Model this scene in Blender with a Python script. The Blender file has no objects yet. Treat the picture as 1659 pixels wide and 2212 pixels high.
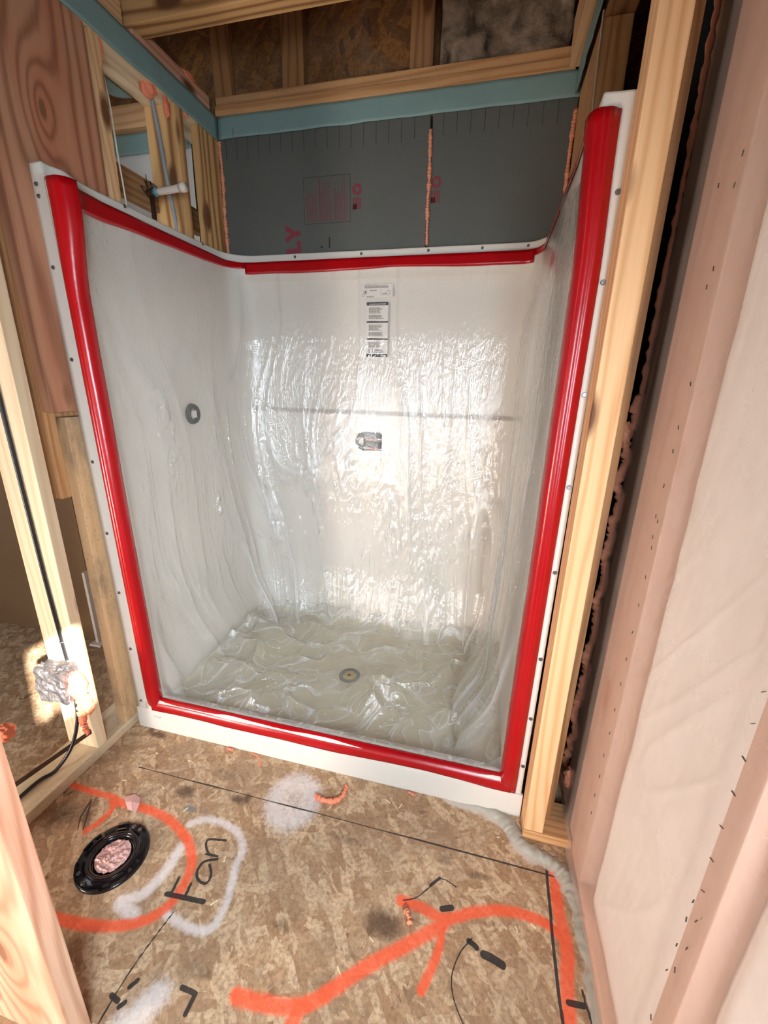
import bpy, bmesh, math, random
import numpy as np
from mathutils import Vector, Matrix, Euler

# ------------------------------------------------------------------ camera, world, lights
sc = bpy.context.scene
C = sc.collection
YAW, PITCH, ROLL, FPX = 0.2349, 0.3018, 0.0224, 903.8
def cam_axes():
    cy, sy, cp, sp = math.cos(YAW), math.sin(YAW), math.cos(PITCH), math.sin(PITCH)
    f = Vector((-sy*cp, cy*cp, -sp)); r = Vector((cy, sy, 0)); u = r.cross(f)
    cr, sr = math.cos(ROLL), math.sin(ROLL)
    return cr*r + sr*u, -sr*r + cr*u, f
cd = bpy.data.cameras.new('camera'); cam = bpy.data.objects.new('camera', cd); C.objects.link(cam)
R_, U_, F_ = cam_axes()
m = Matrix((R_, U_, -F_)).transposed().to_4x4(); m.translation = Vector((1.3055, -1.1209, 1.3749))
cam.matrix_world = m
cd.sensor_fit = 'VERTICAL'; cd.sensor_height = 36; cd.lens = FPX/2212*36; cd.clip_start = .02
sc.camera = cam
sc.view_settings.view_transform = 'Standard'; sc.view_settings.look = 'None'
sc.view_settings.gamma = 1; sc.view_settings.use_curve_mapping = False
sc.view_settings.exposure = -0.62
w = bpy.data.worlds.new('world'); sc.world = w; w.use_nodes = True
bg = w.node_tree.nodes['Background']; bg.inputs[0].default_value = (.75, .85, 1, 1); bg.inputs[1].default_value = .6

def light(name, kind, loc, energy, color, target=None, **kw):
    d = bpy.data.lights.new(name, kind); d.energy = energy; d.color = color
    for k, v in kw.items(): setattr(d, k, v)
    o = bpy.data.objects.new(name, d); C.objects.link(o); o.location = loc
    if target is not None:
        o.rotation_euler = (Vector(target)-Vector(loc)).to_track_quat('-Z', 'Y').to_euler()
    return o
# wide soft fill added by the closed wall behind the camera, no window
light('front_fill', 'AREA', (0.50, -2.95, 0.95), 9, (1.0, .93, .86), (.60, .3, .3), shape='RECTANGLE', size=2.4, size_y=1.3, spread=math.radians(95))
# daylight from the small window in the right wall, beside the camera
light('side_window', 'AREA', (1.60, -1.75, 1.30), 50, (.74, .88, 1.0), (.05, .35, .40), shape='RECTANGLE', size=.6, size_y=.8, spread=math.radians(110))
# small cool area light added at the left for glints on the sheet
light('glint_light', 'AREA', (-1.20, -2.55, .72), 13, (.80, .92, 1.0), (.45, .7, .85), shape='RECTANGLE', size=.32, size_y=.5, spread=math.radians(95))
# warm work lamp low behind the camera at the left
light('work_lamp', 'AREA', (-.78, -2.05, 0.42), 31, (1.0, .80, .65), (1.66, -.1, .55), shape='DISK', size=.45, spread=math.radians(105))
# dim general bounce of the rest of the house
light('house_light', 'AREA', (-1.6, -1.4, 2.15), 12, (.92, .95, 1.0), (-1.2, .3, .2), shape='SQUARE', size=.9)
# sun through the small window in the right wall
SD = Vector((-.84, .55, -.52)).normalized()
sun = light('sun', 'SUN', (4, -2, 4), 55, (1, .96, .90), angle=.016)
sun.rotation_euler = SD.to_track_quat('-Z', 'Y').to_euler()

# ------------------------------------------------------------------ helpers
random.seed(7); rng = np.random.default_rng(11)
def lin(h):
    h = h.lstrip('#'); v = [int(h[i:i+2], 16)/255 for i in (0, 2, 4)]
    return tuple([x/12.92 if x <= .04045 else ((x+.055)/1.055)**2.4 for x in v] + [1.0])
def tag(o, label=None, cat=None, group=None, kind=None):
    if label: o['label'] = label
    if cat: o['category'] = cat
    if group: o['group'] = group
    if kind: o['kind'] = kind
    return o
def empty(name, loc, label, cat, group=None):
    o = bpy.data.objects.new(name, None); C.objects.link(o); o.location = loc; o.empty_display_size = .05
    return tag(o, label, cat, group)
def link_mesh(name, me, mat, parent=None, smooth=False):
    o = bpy.data.objects.new(name, me); C.objects.link(o)
    if mat is not None: me.materials.append(mat)
    if smooth:
        me.polygons.foreach_set('use_smooth', [True]*len(me.polygons))
    if parent is not None:
        o.parent = parent
        # geometry is given in world coordinates; parents are never rotated
        o.location = -Vector(parent.location)
    return o
def bm_obj(name, bm, mat, parent=None, smooth=False):
    me = bpy.data.meshes.new(name); bm.normal_update(); bm.to_mesh(me); bm.free()
    return link_mesh(name, me, mat, parent, smooth)
def recenter(o):
    me = o.data; n = len(me.vertices); a = np.empty(n*3); me.vertices.foreach_get('co', a); a = a.reshape(-1, 3)
    c = (a.min(0)+a.max(0))/2; c[2] = a[:, 2].min(); a -= c; me.vertices.foreach_set('co', a.ravel())
    o.location = Vector(o.location) + Vector(c); me.update(); return o
def bm_box(bm, x0, x1, y0, y1, z0, z1, bev=0, seg=2):
    t = bmesh.new(); bmesh.ops.create_cube(t, size=1)
    for v in t.verts:
        v.co = Vector(((x0+x1)/2+v.co.x*(x1-x0), (y0+y1)/2+v.co.y*(y1-y0), (z0+z1)/2+v.co.z*(z1-z0)))
    if bev: bmesh.ops.bevel(t, geom=t.edges[:], offset=bev, segments=seg, affect='EDGES', profile=.6)
    me = bpy.data.meshes.new('t'); t.to_mesh(me); t.free(); bm.from_mesh(me); bpy.data.meshes.remove(me)
def box(name, b, mat, parent=None, bev=.0015):
    bm = bmesh.new(); bm_box(bm, *b, bev=bev); return bm_obj(name, bm, mat, parent)
def grid_mesh(name, P, mat, parent=None, smooth=True, closed_u=False):
    """P: (nu,nv,3) array of points."""
    nu, nv = P.shape[:2]; idx = np.arange(nu*nv).reshape(nu, nv)
    a = idx[:-1, :-1].ravel(); b = idx[1:, :-1].ravel(); c = idx[1:, 1:].ravel(); d = idx[:-1, 1:].ravel()
    F = np.stack([a, b, c, d], 1)
    if closed_u:
        F2 = np.stack([idx[-1, :-1], idx[0, :-1], idx[0, 1:], idx[-1, 1:]], 1); F = np.vstack([F, F2])
    return np_mesh(name, P.reshape(-1, 3), F, mat, parent, smooth)
def np_mesh(name, V, F, mat, parent=None, smooth=True):
    me = bpy.data.meshes.new(name); me.vertices.add(len(V)); me.vertices.foreach_set('co', np.ascontiguousarray(V, dtype=np.float32).ravel())
    me.loops.add(F.size); me.loops.foreach_set('vertex_index', F.ravel().astype(np.int32))
    me.polygons.add(len(F)); me.polygons.foreach_set('loop_start', np.arange(0, F.size, F.shape[1], dtype=np.int32))
    try: me.polygons.foreach_set('loop_total', np.full(len(F), F.shape[1], dtype=np.int32))
    except Exception: pass
    me.update(calc_edges=True); me.validate()
    return link_mesh(name, me, mat, parent, smooth)
def tube_bm(bm, pts, r, seg=8, caps=True):
    pts = [Vector(p) for p in pts]; n = len(pts); rs = r if hasattr(r, '__len__') else [r]*n
    rings = []; up = Vector((0, 0, 1))
    t0 = (pts[1]-pts[0]).normalized(); a = up.cross(t0)
    if a.length < .1: a = Vector((1, 0, 0)).cross(t0)
    a.normalize()
    for i, p in enumerate(pts):
        t = (pts[min(i+1, n-1)]-pts[max(i-1, 0)]).normalized()
        a = (a - t*a.dot(t)).normalized(); b = t.cross(a)
        rings.append([bm.verts.new(p + (a*math.cos(k/seg*2*math.pi)+b*math.sin(k/seg*2*math.pi))*rs[i]) for k in range(seg)])
    for i in range(n-1):
        for k in range(seg):
            bm.faces.new((rings[i][k], rings[i][(k+1) % seg], rings[i+1][(k+1) % seg], rings[i+1][k]))
    if caps: bm.faces.new(rings[0][::-1]); bm.faces.new(rings[-1])
def smooth_path(pts, n=8):
    pts = [Vector(p) for p in pts]; out = []
    for i in range(len(pts)-1):
        p0 = pts[max(i-1, 0)]; p1 = pts[i]; p2 = pts[i+1]; p3 = pts[min(i+2, len(pts)-1)]
        for k in range(n):
            t = k/n
            out.append(.5*((2*p1)+(p2-p0)*t+(2*p0-5*p1+4*p2-p3)*t*t+(3*p1-p0-3*p2+p3)*t**3))
    out.append(pts[-1]); return out
def tube(name, pts, r, mat, parent=None, n=8, seg=8):
    sp = smooth_path(pts, n) if n > 1 else pts
    bm = bmesh.new(); tube_bm(bm, sp, r, seg); return bm_obj(name, bm, mat, parent, True)
def cyl_bm(bm, c, axis, r0, r1, h, seg=24):
    axis = Vector(axis).normalized(); c = Vector(c); q = axis.to_track_quat('Z', 'Y').to_matrix().to_4x4(); q.translation = c + axis*h/2
    bmesh.ops.create_cone(bm, cap_ends=True, segments=seg, radius1=r0, radius2=r1, depth=h, matrix=q)

# value noise in numpy
_tab = rng.random((256, 256))
def vnoise(x, y):
    xi = np.floor(x).astype(int); yi = np.floor(y).astype(int); fx = x-xi; fy = y-yi
    fx = fx*fx*(3-2*fx); fy = fy*fy*(3-2*fy)
    g = lambda i, j: _tab[i & 255, j & 255]
    return (g(xi, yi)*(1-fx)+g(xi+1, yi)*fx)*(1-fy) + (g(xi, yi+1)*(1-fx)+g(xi+1, yi+1)*fx)*fy
def fbm(x, y, o=4):
    s = 0; a = .5
    for i in range(o): s = s+a*vnoise(x*2**i+17*i, y*2**i+31*i); a *= .5
    return s
def _lin(x, y):      # piecewise-linear noise: flat facets with sharp creases
    xi = np.floor(x).astype(int); yi = np.floor(y).astype(int); fx = x-xi; fy = y-yi
    g = lambda i, j: _tab[i & 255, j & 255]
    a, b, c, d = g(xi, yi), g(xi+1, yi), g(xi, yi+1), g(xi+1, yi+1)
    return np.where(fx > fy, a+(b-a)*fx+(d-b)*fy, a+(d-c)*fx+(c-a)*fy)
def ridge(x, y): return 1-np.abs(2*vnoise(x, y)-1)
def sstep(a, b, x):
    t = np.clip((x-a)/(b-a), 0, 1); return t*t*(3-2*t)

# ------------------------------------------------------------------ materials
class NT:
    def __init__(s, name):
        s.m = bpy.data.materials.new(name); s.m.use_nodes = True; s.t = s.m.node_tree
        s.b = s.t.nodes['Principled BSDF']; s.out = s.t.nodes['Material Output']
    def n(s, typ, ins=None, **kw):
        nd = s.t.nodes.new(typ)
        for k, v in kw.items(): setattr(nd, k, v)
        for k, v in (ins or {}).items():
            if isinstance(v, bpy.types.NodeSocket): s.t.links.new(v, nd.inputs[k])
            else: nd.inputs[k].default_value = v
        return nd
    def link(s, a, b): s.t.links.new(a, b)
    def coord(s, which='Object', scale=(1, 1, 1), rot=(0, 0, 0), rand=False):
        tc = s.n('ShaderNodeTexCoord').outputs[which]
        if rand:
            oi = s.n('ShaderNodeObjectInfo').outputs['Random']
            mu = s.n('ShaderNodeMath', {0: oi, 1: 37.0}, operation='MULTIPLY').outputs[0]
            cb = s.n('ShaderNodeCombineXYZ', {0: mu, 1: mu, 2: mu}).outputs[0]
            tc = s.n('ShaderNodeVectorMath', {0: tc, 1: cb}, operation='ADD').outputs[0]
        return s.n('ShaderNodeMapping', {'Vector': tc, 'Scale': scale, 'Rotation': rot}).outputs[0]
    def noise(s, vec, scale, detail=3, rough=.5, dist=0):
        return s.n('ShaderNodeTexNoise', {'Vector': vec, 'Scale': scale, 'Detail': detail, 'Roughness': rough, 'Distortion': dist}).outputs['Fac']
    def ramp(s, fac, stops, interp='LINEAR'):
        r = s.n('ShaderNodeValToRGB', {'Fac': fac}); cr = r.color_ramp; cr.interpolation = interp
        while len(cr.elements) < len(stops): cr.elements.new(.5)
        for e, (p, c) in zip(cr.elements, stops):
            e.position = p; e.color = c if len(c) == 4 else (*c, 1)
        return r.outputs['Color']
    def mix(s, fac, a, b, bt='MIX'):
        nd = s.t.nodes.new('ShaderNodeMix'); nd.data_type = 'RGBA'; nd.blend_type = bt
        for i, v in ((0, fac), (6, a), (7, b)):
            if isinstance(v, bpy.types.NodeSocket): s.t.links.new(v, nd.inputs[i])
            else: nd.inputs[i].default_value = v
        return nd.outputs[2]
    def math(s, op, a, b=0.0, clamp=False):
        nd = s.n('ShaderNodeMath', {0: a, 1: b}, operation=op); nd.use_clamp = clamp; return nd.outputs[0]
    def bump(s, h, strength=.3, dist=.002):
        return s.n('ShaderNodeBump', {'Height': h, 'Strength': strength, 'Distance': dist}).outputs[0]
    def fin(s, color, rough=.6, normal=None, **kw):
        for k, v in (('Base Color', color), ('Roughness', rough), ('Normal', normal)):
            if v is None: continue
            if isinstance(v, bpy.types.NodeSocket): s.link(v, s.b.inputs[k])
            else: s.b.inputs[k].default_value = v
        for k, v in kw.items(): s.b.inputs[k].default_value = v
        return s.m
BW = lambda v: (v, v, v, 1)
def plain(name, hexc, rough=.5, metal=0, **kw):
    t = NT(name); v = t.coord(rand=True)
    c = lin(hexc); d = tuple(x*.86 for x in c[:3])+(1,)
    col = t.mix(t.noise(v, 14, 3), d, c)
    return t.fin(col, rough, t.bump(t.noise(v, 120, 3), .12, .001), Metallic=metal, **kw)
def wood(name, light_, dark, knot='6b4326', rings=150, grain=.75, dirt=0.0, dirtc='6b5f50', pink=None, swirl=1.0, knots=()):
    t = NT(name)
    v = t.coord(scale=(1, 1, .10), rand=True)
    wob = t.noise(v, 7, 3, .5); wob2 = t.noise(v, 2.5, 1)
    vr = t.coord(scale=(1, 1, .03), rand=True)
    sep = t.n('ShaderNodeSeparateXYZ', {0: vr})
    fld = t.math('ADD', t.math('ADD', t.math('MULTIPLY', sep.outputs[0], .7), t.math('MULTIPLY', sep.outputs[1], 1.0)),
                 t.math('ADD', t.math('MULTIPLY', wob, .10), t.math('MULTIPLY', wob2, .26*swirl)))
    fld = t.math('ADD', fld, t.math('MULTIPLY', sep.outputs[2], .5))
    kcore = None
    for (ka, kb, axis, sc1, sc2, amp) in knots:      # grain flowing round a knot at a fixed place on the board
        so = t.n('ShaderNodeSeparateXYZ', {0: t.coord()})
        da = t.math('MULTIPLY', t.math('SUBTRACT', so.outputs[axis], ka), 1/sc1); db = t.math('MULTIPLY', t.math('SUBTRACT', so.outputs[2], kb), 1/sc2)
        r2 = t.math('ADD', t.math('MULTIPLY', da, da), t.math('MULTIPLY', db, db))
        fld = t.math('ADD', fld, t.math('MULTIPLY', t.math('DIVIDE', 1.0, t.math('ADD', r2, 1.0)), amp))
        kc = t.ramp(r2, [(.02, BW(1)), (.06, BW(0))]); kcore = kc if kcore is None else t.mix(1.0, kcore, kc, 'LIGHTEN')
    sn = t.math('SINE', t.math('MULTIPLY', fld, rings*6.28/4))
    ring = t.math('POWER', t.math('MULTIPLY', t.math('ADD', sn, 1.0), .5), 2.2)
    fib = t.noise(t.coord(scale=(260, 260, 5), rand=True), 1, 3)
    f = t.math('ADD', t.math('MULTIPLY', ring, grain), t.math('MULTIPLY', t.math('SUBTRACT', fib, .5), .5), True)
    col = t.mix(f, lin(light_), lin(dark))
    big = t.noise(t.coord(scale=(9, 9, 1.4), rand=True), 1, 3)
    if pink: col = t.mix(t.ramp(big, [(.42, BW(0)), (.62, BW(.8))]), col, lin(pink), 'MULTIPLY')
    vk = t.coord(scale=(6, 6, 2.4), rand=True)
    vo = t.n('ShaderNodeTexVoronoi', {'Vector': vk, 'Scale': 1.0, 'Randomness': 1.0}).outputs['Distance']
    kn = t.ramp(vo, [(0.10, BW(1)), (.17, BW(0))])
    col = t.mix(kn, col, lin(knot))
    if kcore is not None: col = t.mix(t.math('MULTIPLY', kcore, .75), col, lin(knot))
    if dirt:
        dn = t.noise(t.coord(scale=(1, 1, .35), rand=True), 9, 6, .7)
        col = t.mix(t.math('MULTIPLY', t.ramp(dn, [(.46, BW(0)), (.66, BW(1))]), dirt), col, lin(dirtc))
        sp = t.noise(t.coord(rand=True), 130, 3, .6)
        col = t.mix(t.math('MULTIPLY', t.ramp(sp, [(.62, BW(0)), (.70, BW(1))]), dirt*.8), col, lin('4a4038'))
    bmp = t.bump(t.math('ADD', t.math('MULTIPLY', f, .6), fib), .35, .0008)
    return t.fin(col, .72, bmp)

M = {}
M['wood_light'] = wood('wood_light', 'deb284', 'bd8650', grain=.6)
M['wood_cream'] = wood('wood_cream', 'ecd6b2', 'd3b083', grain=.5, rings=120)
M['wood_pink'] = wood('wood_pink', 'dcb294', 'b88566', rings=95, grain=.75, pink='ecc4b2', swirl=2.2)
M['wood_peach'] = wood('wood_peach', 'c49c88', 'ad8470', knot='b07a5c', rings=60, grain=.4)
M['wood_board'] = wood('wood_board', 'bd8a6a', '8d5b40', rings=95, grain=.8, pink='ecc4b2', swirl=1.2, knots=((-.018, .26, 1, .055, .13, .16), (.10, -.52, 1, .03, .05, .10)))
M['wood_near'] = wood('wood_near', 'dcb294', 'b88566', rings=95, grain=.75, pink='ecc4b2', knots=((.02, -.93, 0, .06, .16, .20),))
M['wood_orange'] = wood('wood_orange', 'cf9e6c', 'a9713f', grain=.7, dirt=.25)
M['wood_dirty'] = wood('wood_dirty', 'd2ab7e', 'b88f63', rings=70, grain=.4, dirt=.7)
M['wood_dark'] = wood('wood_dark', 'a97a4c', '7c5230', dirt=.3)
M['wood_grain'] = wood('wood_grain', 'd3a56c', '8f5f34', rings=90, grain=1.0)
M['wood_sill'] = wood('wood_sill', 'dcc6a4', 'c4a880', rings=80, grain=.4, dirt=.5, dirtc='9a8870')

def osb(name, paint=False, tones=('d0b08c', 'a57f5c', '78573c', 'b89470'), dirt=.5, sc_=1.0, dark='6d5138'):
    t = NT(name)
    col = None; hs = []
    for i, (ang, s1, s2) in enumerate([(0.35, 52, 15), (1.25, 46, 13), (2.35, 58, 17)]):
        v = t.coord(scale=(s1*sc_, s2*sc_, s2*sc_), rot=(ang*.0, 0, 0))
        v = t.n('ShaderNodeMapping', {'Vector': t.n('ShaderNodeMapping', {'Vector': t.coord(), 'Rotation': (0, 0, ang) if name != 'osb_attic' else (0, ang, 0)}).outputs[0],
                                       'Scale': (s1*sc_, s2*sc_, s2*sc_)}).outputs[0]
        dn = t.noise(v, .9, 2); v2 = t.n('ShaderNodeVectorMath', {0: v, 1: t.n('ShaderNodeCombineXYZ', {0: dn, 1: dn, 2: dn}).outputs[0]}, operation='ADD').outputs[0]
        vo = t.n('ShaderNodeTexVoronoi', {'Vector': v2, 'Scale': 1.0})
        r = t.n('ShaderNodeSeparateColor', {0: vo.outputs['Color']}).outputs[0]
        c = t.ramp(r, [(0, lin(tones[0])), (.3, lin(tones[1])), (.62, lin(tones[3])), (.9, lin(tones[0])), (1, lin(tones[2]))], 'CONSTANT' if i else 'LINEAR')
        g = t.n('ShaderNodeSeparateColor', {0: vo.outputs['Color']}).outputs[1]
        hs.append(g)
        if col is None: col = c
        else: col = t.mix(t.ramp(g, [(.45, BW(0)), (.5, BW(.85))]), col, c)
    fine = t.noise(t.coord(), 90, 5, .65)
    col = t.mix(t.math('MULTIPLY', t.ramp(fine, [(.36, BW(1)), (.56, BW(0))]), .55), col, lin(dark))
    dn = t.noise(t.coord(), 5.0, 7, .68, .4)
    col = t.mix(t.math('MULTIPLY', t.ramp(dn, [(.45, BW(0)), (.68, BW(1))]), dirt), col, lin('8f7860'))
    dn2 = t.noise(t.coord(), 24, 5, .7)
    col = t.mix(t.math('MULTIPLY', t.ramp(dn2, [(.57, BW(0)), (.72, BW(1))]), dirt*.9), col, lin('5a422e'))
    sp = t.noise(t.coord(), 210, 2, .5)
    col = t.mix(t.math('MULTIPLY', t.ramp(sp, [(.68, BW(0)), (.74, BW(1))]), dirt), col, lin('e6d2b4'))
    rough = .8
    if paint:
        def at(n): return t.n('ShaderNodeAttribute', attribute_name=n).outputs['Fac']
        nb = t.noise(t.coord(), 70, 5, .7)
        def msk(n, lo, hi, k=.5):
            a = t.math('ADD', at(n), t.math('MULTIPLY', t.math('SUBTRACT', nb, .5), k))
            return t.ramp(a, [(lo, BW(0)), (hi, BW(1))])
        col = t.mix(t.math('MULTIPLY', msk('stain', .25, .9, .9), .8), col, lin('4c3422'))
        col = t.mix(t.math('MULTIPLY', msk('white', .25, .95, 1.5), .62), col, lin('e6dedb'))
        col = t.mix(t.math('MULTIPLY', msk('orange', .12, .75, .75), .80), col, lin('f0552a'))
        col = t.mix(t.math('MULTIPLY', msk('grey', .25, .9, 1.0), .8), col, lin('6d7472'))
        col = t.mix(t.math('MULTIPLY', msk('black', .35, .62, .35), .93), col, lin('1d1b1c'))
        col = t.mix(t.math('MULTIPLY', msk('plaster', .3, .8, 1.1), .75), col, lin('cdc4b8'))
    h = t.math('ADD', t.math('ADD', hs[0], hs[1]), t.math('MULTIPLY', fine, 2.0))
    return t.fin(col, rough, t.bump(h, .35, .0012))
M['osb_floor'] = osb('osb_floor', True)
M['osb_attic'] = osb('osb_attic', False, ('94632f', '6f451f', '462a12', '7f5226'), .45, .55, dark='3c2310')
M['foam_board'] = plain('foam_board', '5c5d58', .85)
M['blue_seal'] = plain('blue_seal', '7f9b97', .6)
M['white_gel'] = None
t = NT('white_gel'); v = t.coord(); M['white_gel'] = t.fin(t.mix(t.noise(v, 3, 3), lin('cfc6ba'), lin('dad2c7')), .50, t.bump(t.noise(v, 8, 2), .03, .004), **{'Specular IOR Level': .3}); 
t = NT('pan_gel'); v = t.coord(); M['pan_gel'] = t.fin(t.mix(t.noise(v, 9, 5, .6), lin('bfb295'), lin('cfc4aa')), .35, t.bump(t.noise(v, 160, 2), .3, .001))
t = NT('red_tape'); v = t.coord(); M['red_tape'] = t.fin(t.mix(t.noise(v, 12, 3), lin('98000b'), lin('ab040e')), .27, t.bump(t.noise(v, 22, 4, .6), .18, .004))
M['pink_foam'] = plain('pink_foam', 'e0916f', .75)
M['orange_foam'] = plain('orange_foam', 'f08a66', .6)
M['screw'] = plain('screw', '8b8d8c', .35, .9)
M['black_plastic'] = plain('black_plastic', '171416', .16)
M['black_cable'] = plain('black_cable', '1c1c20', .35)
M['grey_cable'] = plain('grey_cable', '8d9294', .5)
M['white_cable'] = plain('white_cable', 'd9cfb9', .5)
M['copper'] = plain('copper', '5a4434', .45, .6)
M['white_pvc'] = plain('white_pvc', 'e0d2c4', .45)
M['blue_tape'] = plain('blue_tape', '4b8fa0', .5)
M['brown_panel'] = None
t = NT('brown_panel'); v = t.coord(); sv = t.coord(scale=(22, 22, 1.6)); 
c = t.mix(t.noise(v, 3, 4), lin('6e5137'), lin('8a6b4c')); c = t.mix(t.ramp(t.noise(sv, 1, 6, .75), [(.66, BW(0)), (.74, BW(.5))]), c, lin('cfc3b2'))
M['brown_panel'] = t.fin(c, .4)
M['metal_grey'] = plain('metal_grey', '9ba5a8', .4, .7)
M['rust_metal'] = plain('rust_metal', '5d463a', .55, .4)
M['caulk'] = plain('caulk', 'a59e90', .55)
M['shade_black'] = plain('shade_black', '1a1816', .9)  # near-black colour stands in for shade in the right-hand gap and in slots
M['drywall'] = plain('drywall', '9b948a', .9)
M['white_plaster'] = plain('white_plaster', 'cfccc6', .8)
M['paper_white'] = plain('paper_white', 'e2d9d0', .7)
M['ink_grey'] = plain('ink_grey', '6f6660', .6)
M['ink_dark'] = plain('ink_dark', '22232b', .6)
M['ink_red'] = plain('ink_red', '9c5a4c', .5)
M['print_red'] = plain('print_red', '84303a', .8)
M['print_dark'] = plain('print_dark', '2f2928', .8)
M['drain_metal'] = plain('drain_metal', '5f635f', .3, .6)
M['drain_yellow'] = plain('drain_yellow', 'c7a552', .5)
M['green_black'] = plain('green_black', '0a1a17', .6)
M['foil'] = None
t = NT('foil'); v = t.coord(); M['foil'] = t.fin(t.mix(t.noise(v, 40, 4), lin('2a2630'), lin('8f8a88')), .25, t.bump(t.noise(v, 60, 5, .7), 1.0, .006), Metallic=.6)
M['pink_film'] = plain('pink_film', 'd8a79c', .3)
M['staple'] = plain('staple', '5b524c', .4, .6)
# fibreglass batt in the attic and behind the vapour barrier
t = NT('batt'); v = t.coord(); M['batt'] = t.fin(t.ramp(t.noise(v, 13, 6, .62, .6), [(.3, lin('3a2c20')), (.5, lin('84705c')), (.72, lin('a8937c'))]), .9, t.bump(t.noise(v, 13, 6, .6), .8, .02))
t = NT('batt_white'); v = t.coord(); M['batt_white'] = t.fin(t.mix(t.noise(v, 5, 5, .6), lin('e2dad6'), lin('efeae7')), .9, t.bump(t.noise(v, 10, 5), .5, .01))
# translucent polyethylene films
def film(name, haze, tint, gloss=.5, rough=.12, bump=0., bscale=40, fold_glint=0):
    t = NT(name); t.t.nodes.remove(t.b)
    v = t.coord(); nrm = None
    if bump: nrm = t.bump(t.noise(t.coord(scale=(1, 1, .35)), bscale, 3, .6), bump, .006)
    tr = t.n('ShaderNodeBsdfTransparent', {'Color': (1, 1, 1, 1)}).outputs[0]
    di = t.n('ShaderNodeBsdfDiffuse', {'Color': lin(tint)}).outputs[0]
    tl = t.n('ShaderNodeBsdfTranslucent', {'Color': lin(tint)}).outputs[0]
    dt = t.n('ShaderNodeMixShader', {0: .4, 1: di, 2: tl}).outputs[0]
    hz = t.math('MULTIPLY_ADD', t.noise(v, 6, 4), haze*.8) if False else t.n('ShaderNodeMath', {0: t.noise(v, 6, 4), 1: haze*.9, 2: haze*.55}, operation='MULTIPLY_ADD').outputs[0]
    if fold_glint:
        fa = t.n('ShaderNodeAttribute', attribute_name='fold_glint').outputs['Fac']
        hz = t.n('ShaderNodeMath', {0: fa, 1: fold_glint, 2: hz}, operation='MULTIPLY_ADD').outputs[0];  # crease haze: doubled film, with glint streaks put into the whiteness
    m1 = t.n('ShaderNodeMixShader', {0: hz, 1: tr, 2: dt}).outputs[0]
    gl = t.n('ShaderNodeBsdfGlossy', {'Color': (1, 1, 1, 1), 'Roughness': rough})
    fr = t.n('ShaderNodeLayerWeight', {'Blend': .5})
    if nrm is not None: t.link(nrm, gl.inputs['Normal']); t.link(nrm, fr.inputs['Normal'])
    sch = t.math('ADD', t.math('MULTIPLY', t.math('POWER', fr.outputs['Facing'], 5.0), .90), .045)
    fac = t.math('MULTIPLY', sch, gloss*2.0, True)
    m2 = t.n('ShaderNodeMixShader', {0: fac, 1: m1, 2: gl.outputs[0]}).outputs[0]
    t.link(m2, t.out.inputs['Surface']); return t.m
M['poly_drape'] = film('poly_drape', .045, 'efeeeb', .9, .085, .9, 80, fold_glint=.85)
M['poly_wall'] = film('poly_wall', .25, 'f8f0ea', .25, .45, .2, 20)

WD = 1.530   # overall width of the shower alcove
# ------------------------------------------------------------------ lumber builder
def lumber(name, label, b, mat, axis='z', group=None, cat='lumber', kind=None, parent=None, bev=.003):
    x0, x1, y0, y1, z0, z1 = b; c = Vector(((x0+x1)/2, (y0+y1)/2, (z0+z1)/2)); d = (x1-x0, y1-y0, z1-z0)
    L = {'z': (d[0], d[1], d[2]), 'x': (d[2], d[1], d[0]), 'y': (d[0], d[2], d[1])}[axis]
    rot = {'z': (0, 0, 0), 'x': (0, math.pi/2, 0), 'y': (-math.pi/2, 0, 0)}[axis]
    bm = bmesh.new(); bm_box(bm, -L[0]/2, L[0]/2, -L[1]/2, L[1]/2, -L[2]/2, L[2]/2, bev=bev)
    o = bm_obj(name, bm, M[mat]); o.location = c; o.rotation_euler = rot
    if parent is not None: o.parent = parent; o.location = c-Vector(parent.location)
    else: tag(o, label, cat, group, kind)
    return o

# ================================================================== STRUCTURE
# floor with sprayed and drawn marks kept as colour masks on a fine mesh
def seg_dist(X, Y, pts):
    D = np.full(X.shape, 9.0)
    for (x0, y0), (x1, y1) in zip(pts[:-1], pts[1:]):
        dx, dy = x1-x0, y1-y0; L = dx*dx+dy*dy+1e-12
        tt = np.clip(((X-x0)*dx+(Y-y0)*dy)/L, 0, 1)
        D = np.minimum(D, np.hypot(X-x0-tt*dx, Y-y0-tt*dy))
    return D
def sm(pts): return [tuple(p[:2]) for p in smooth_path([(a, b, 0) for a, b in pts], 5)] if len(pts) > 2 else pts
ORANGE = [
  ([(0.001, -0.29), (0.104, -0.293), (0.19, -0.293), (0.209, -0.33), (0.205, -0.37), (0.188, -0.405)], .010),
  ([(0.19, -0.302), (0.288, -0.297), (0.364, -0.3), (0.427, -0.312), (0.515, -0.348), (0.568, -0.396), (0.585, -0.447), (0.582, -0.5), (0.549, -0.546), (0.49, -0.576), (0.407, -0.596), (0.286, -0.609)], .014),
  ([(1.19, -0.337), (1.248, -0.338), (1.313, -0.348), (1.397, -0.31), (1.483, -0.286), (1.578, -0.29), (1.625, -0.323)], .014),
  ([(1.314, -0.358), (1.226, -0.426), (1.125, -0.502), (1.054, -0.566), (1.0, -0.599), (0.914, -0.614), (0.856, -0.617)], .016),
  ([(1.001, -0.603), (1.005, -0.646)], .018),
  ([(1.308, -0.365), (1.303, -0.424), (1.274, -0.501)], .011),
  ([(1.617, -0.154), (1.614, -0.243), (1.624, -0.332), (1.612, -0.406), (1.606, -0.506)], .017)]
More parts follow.
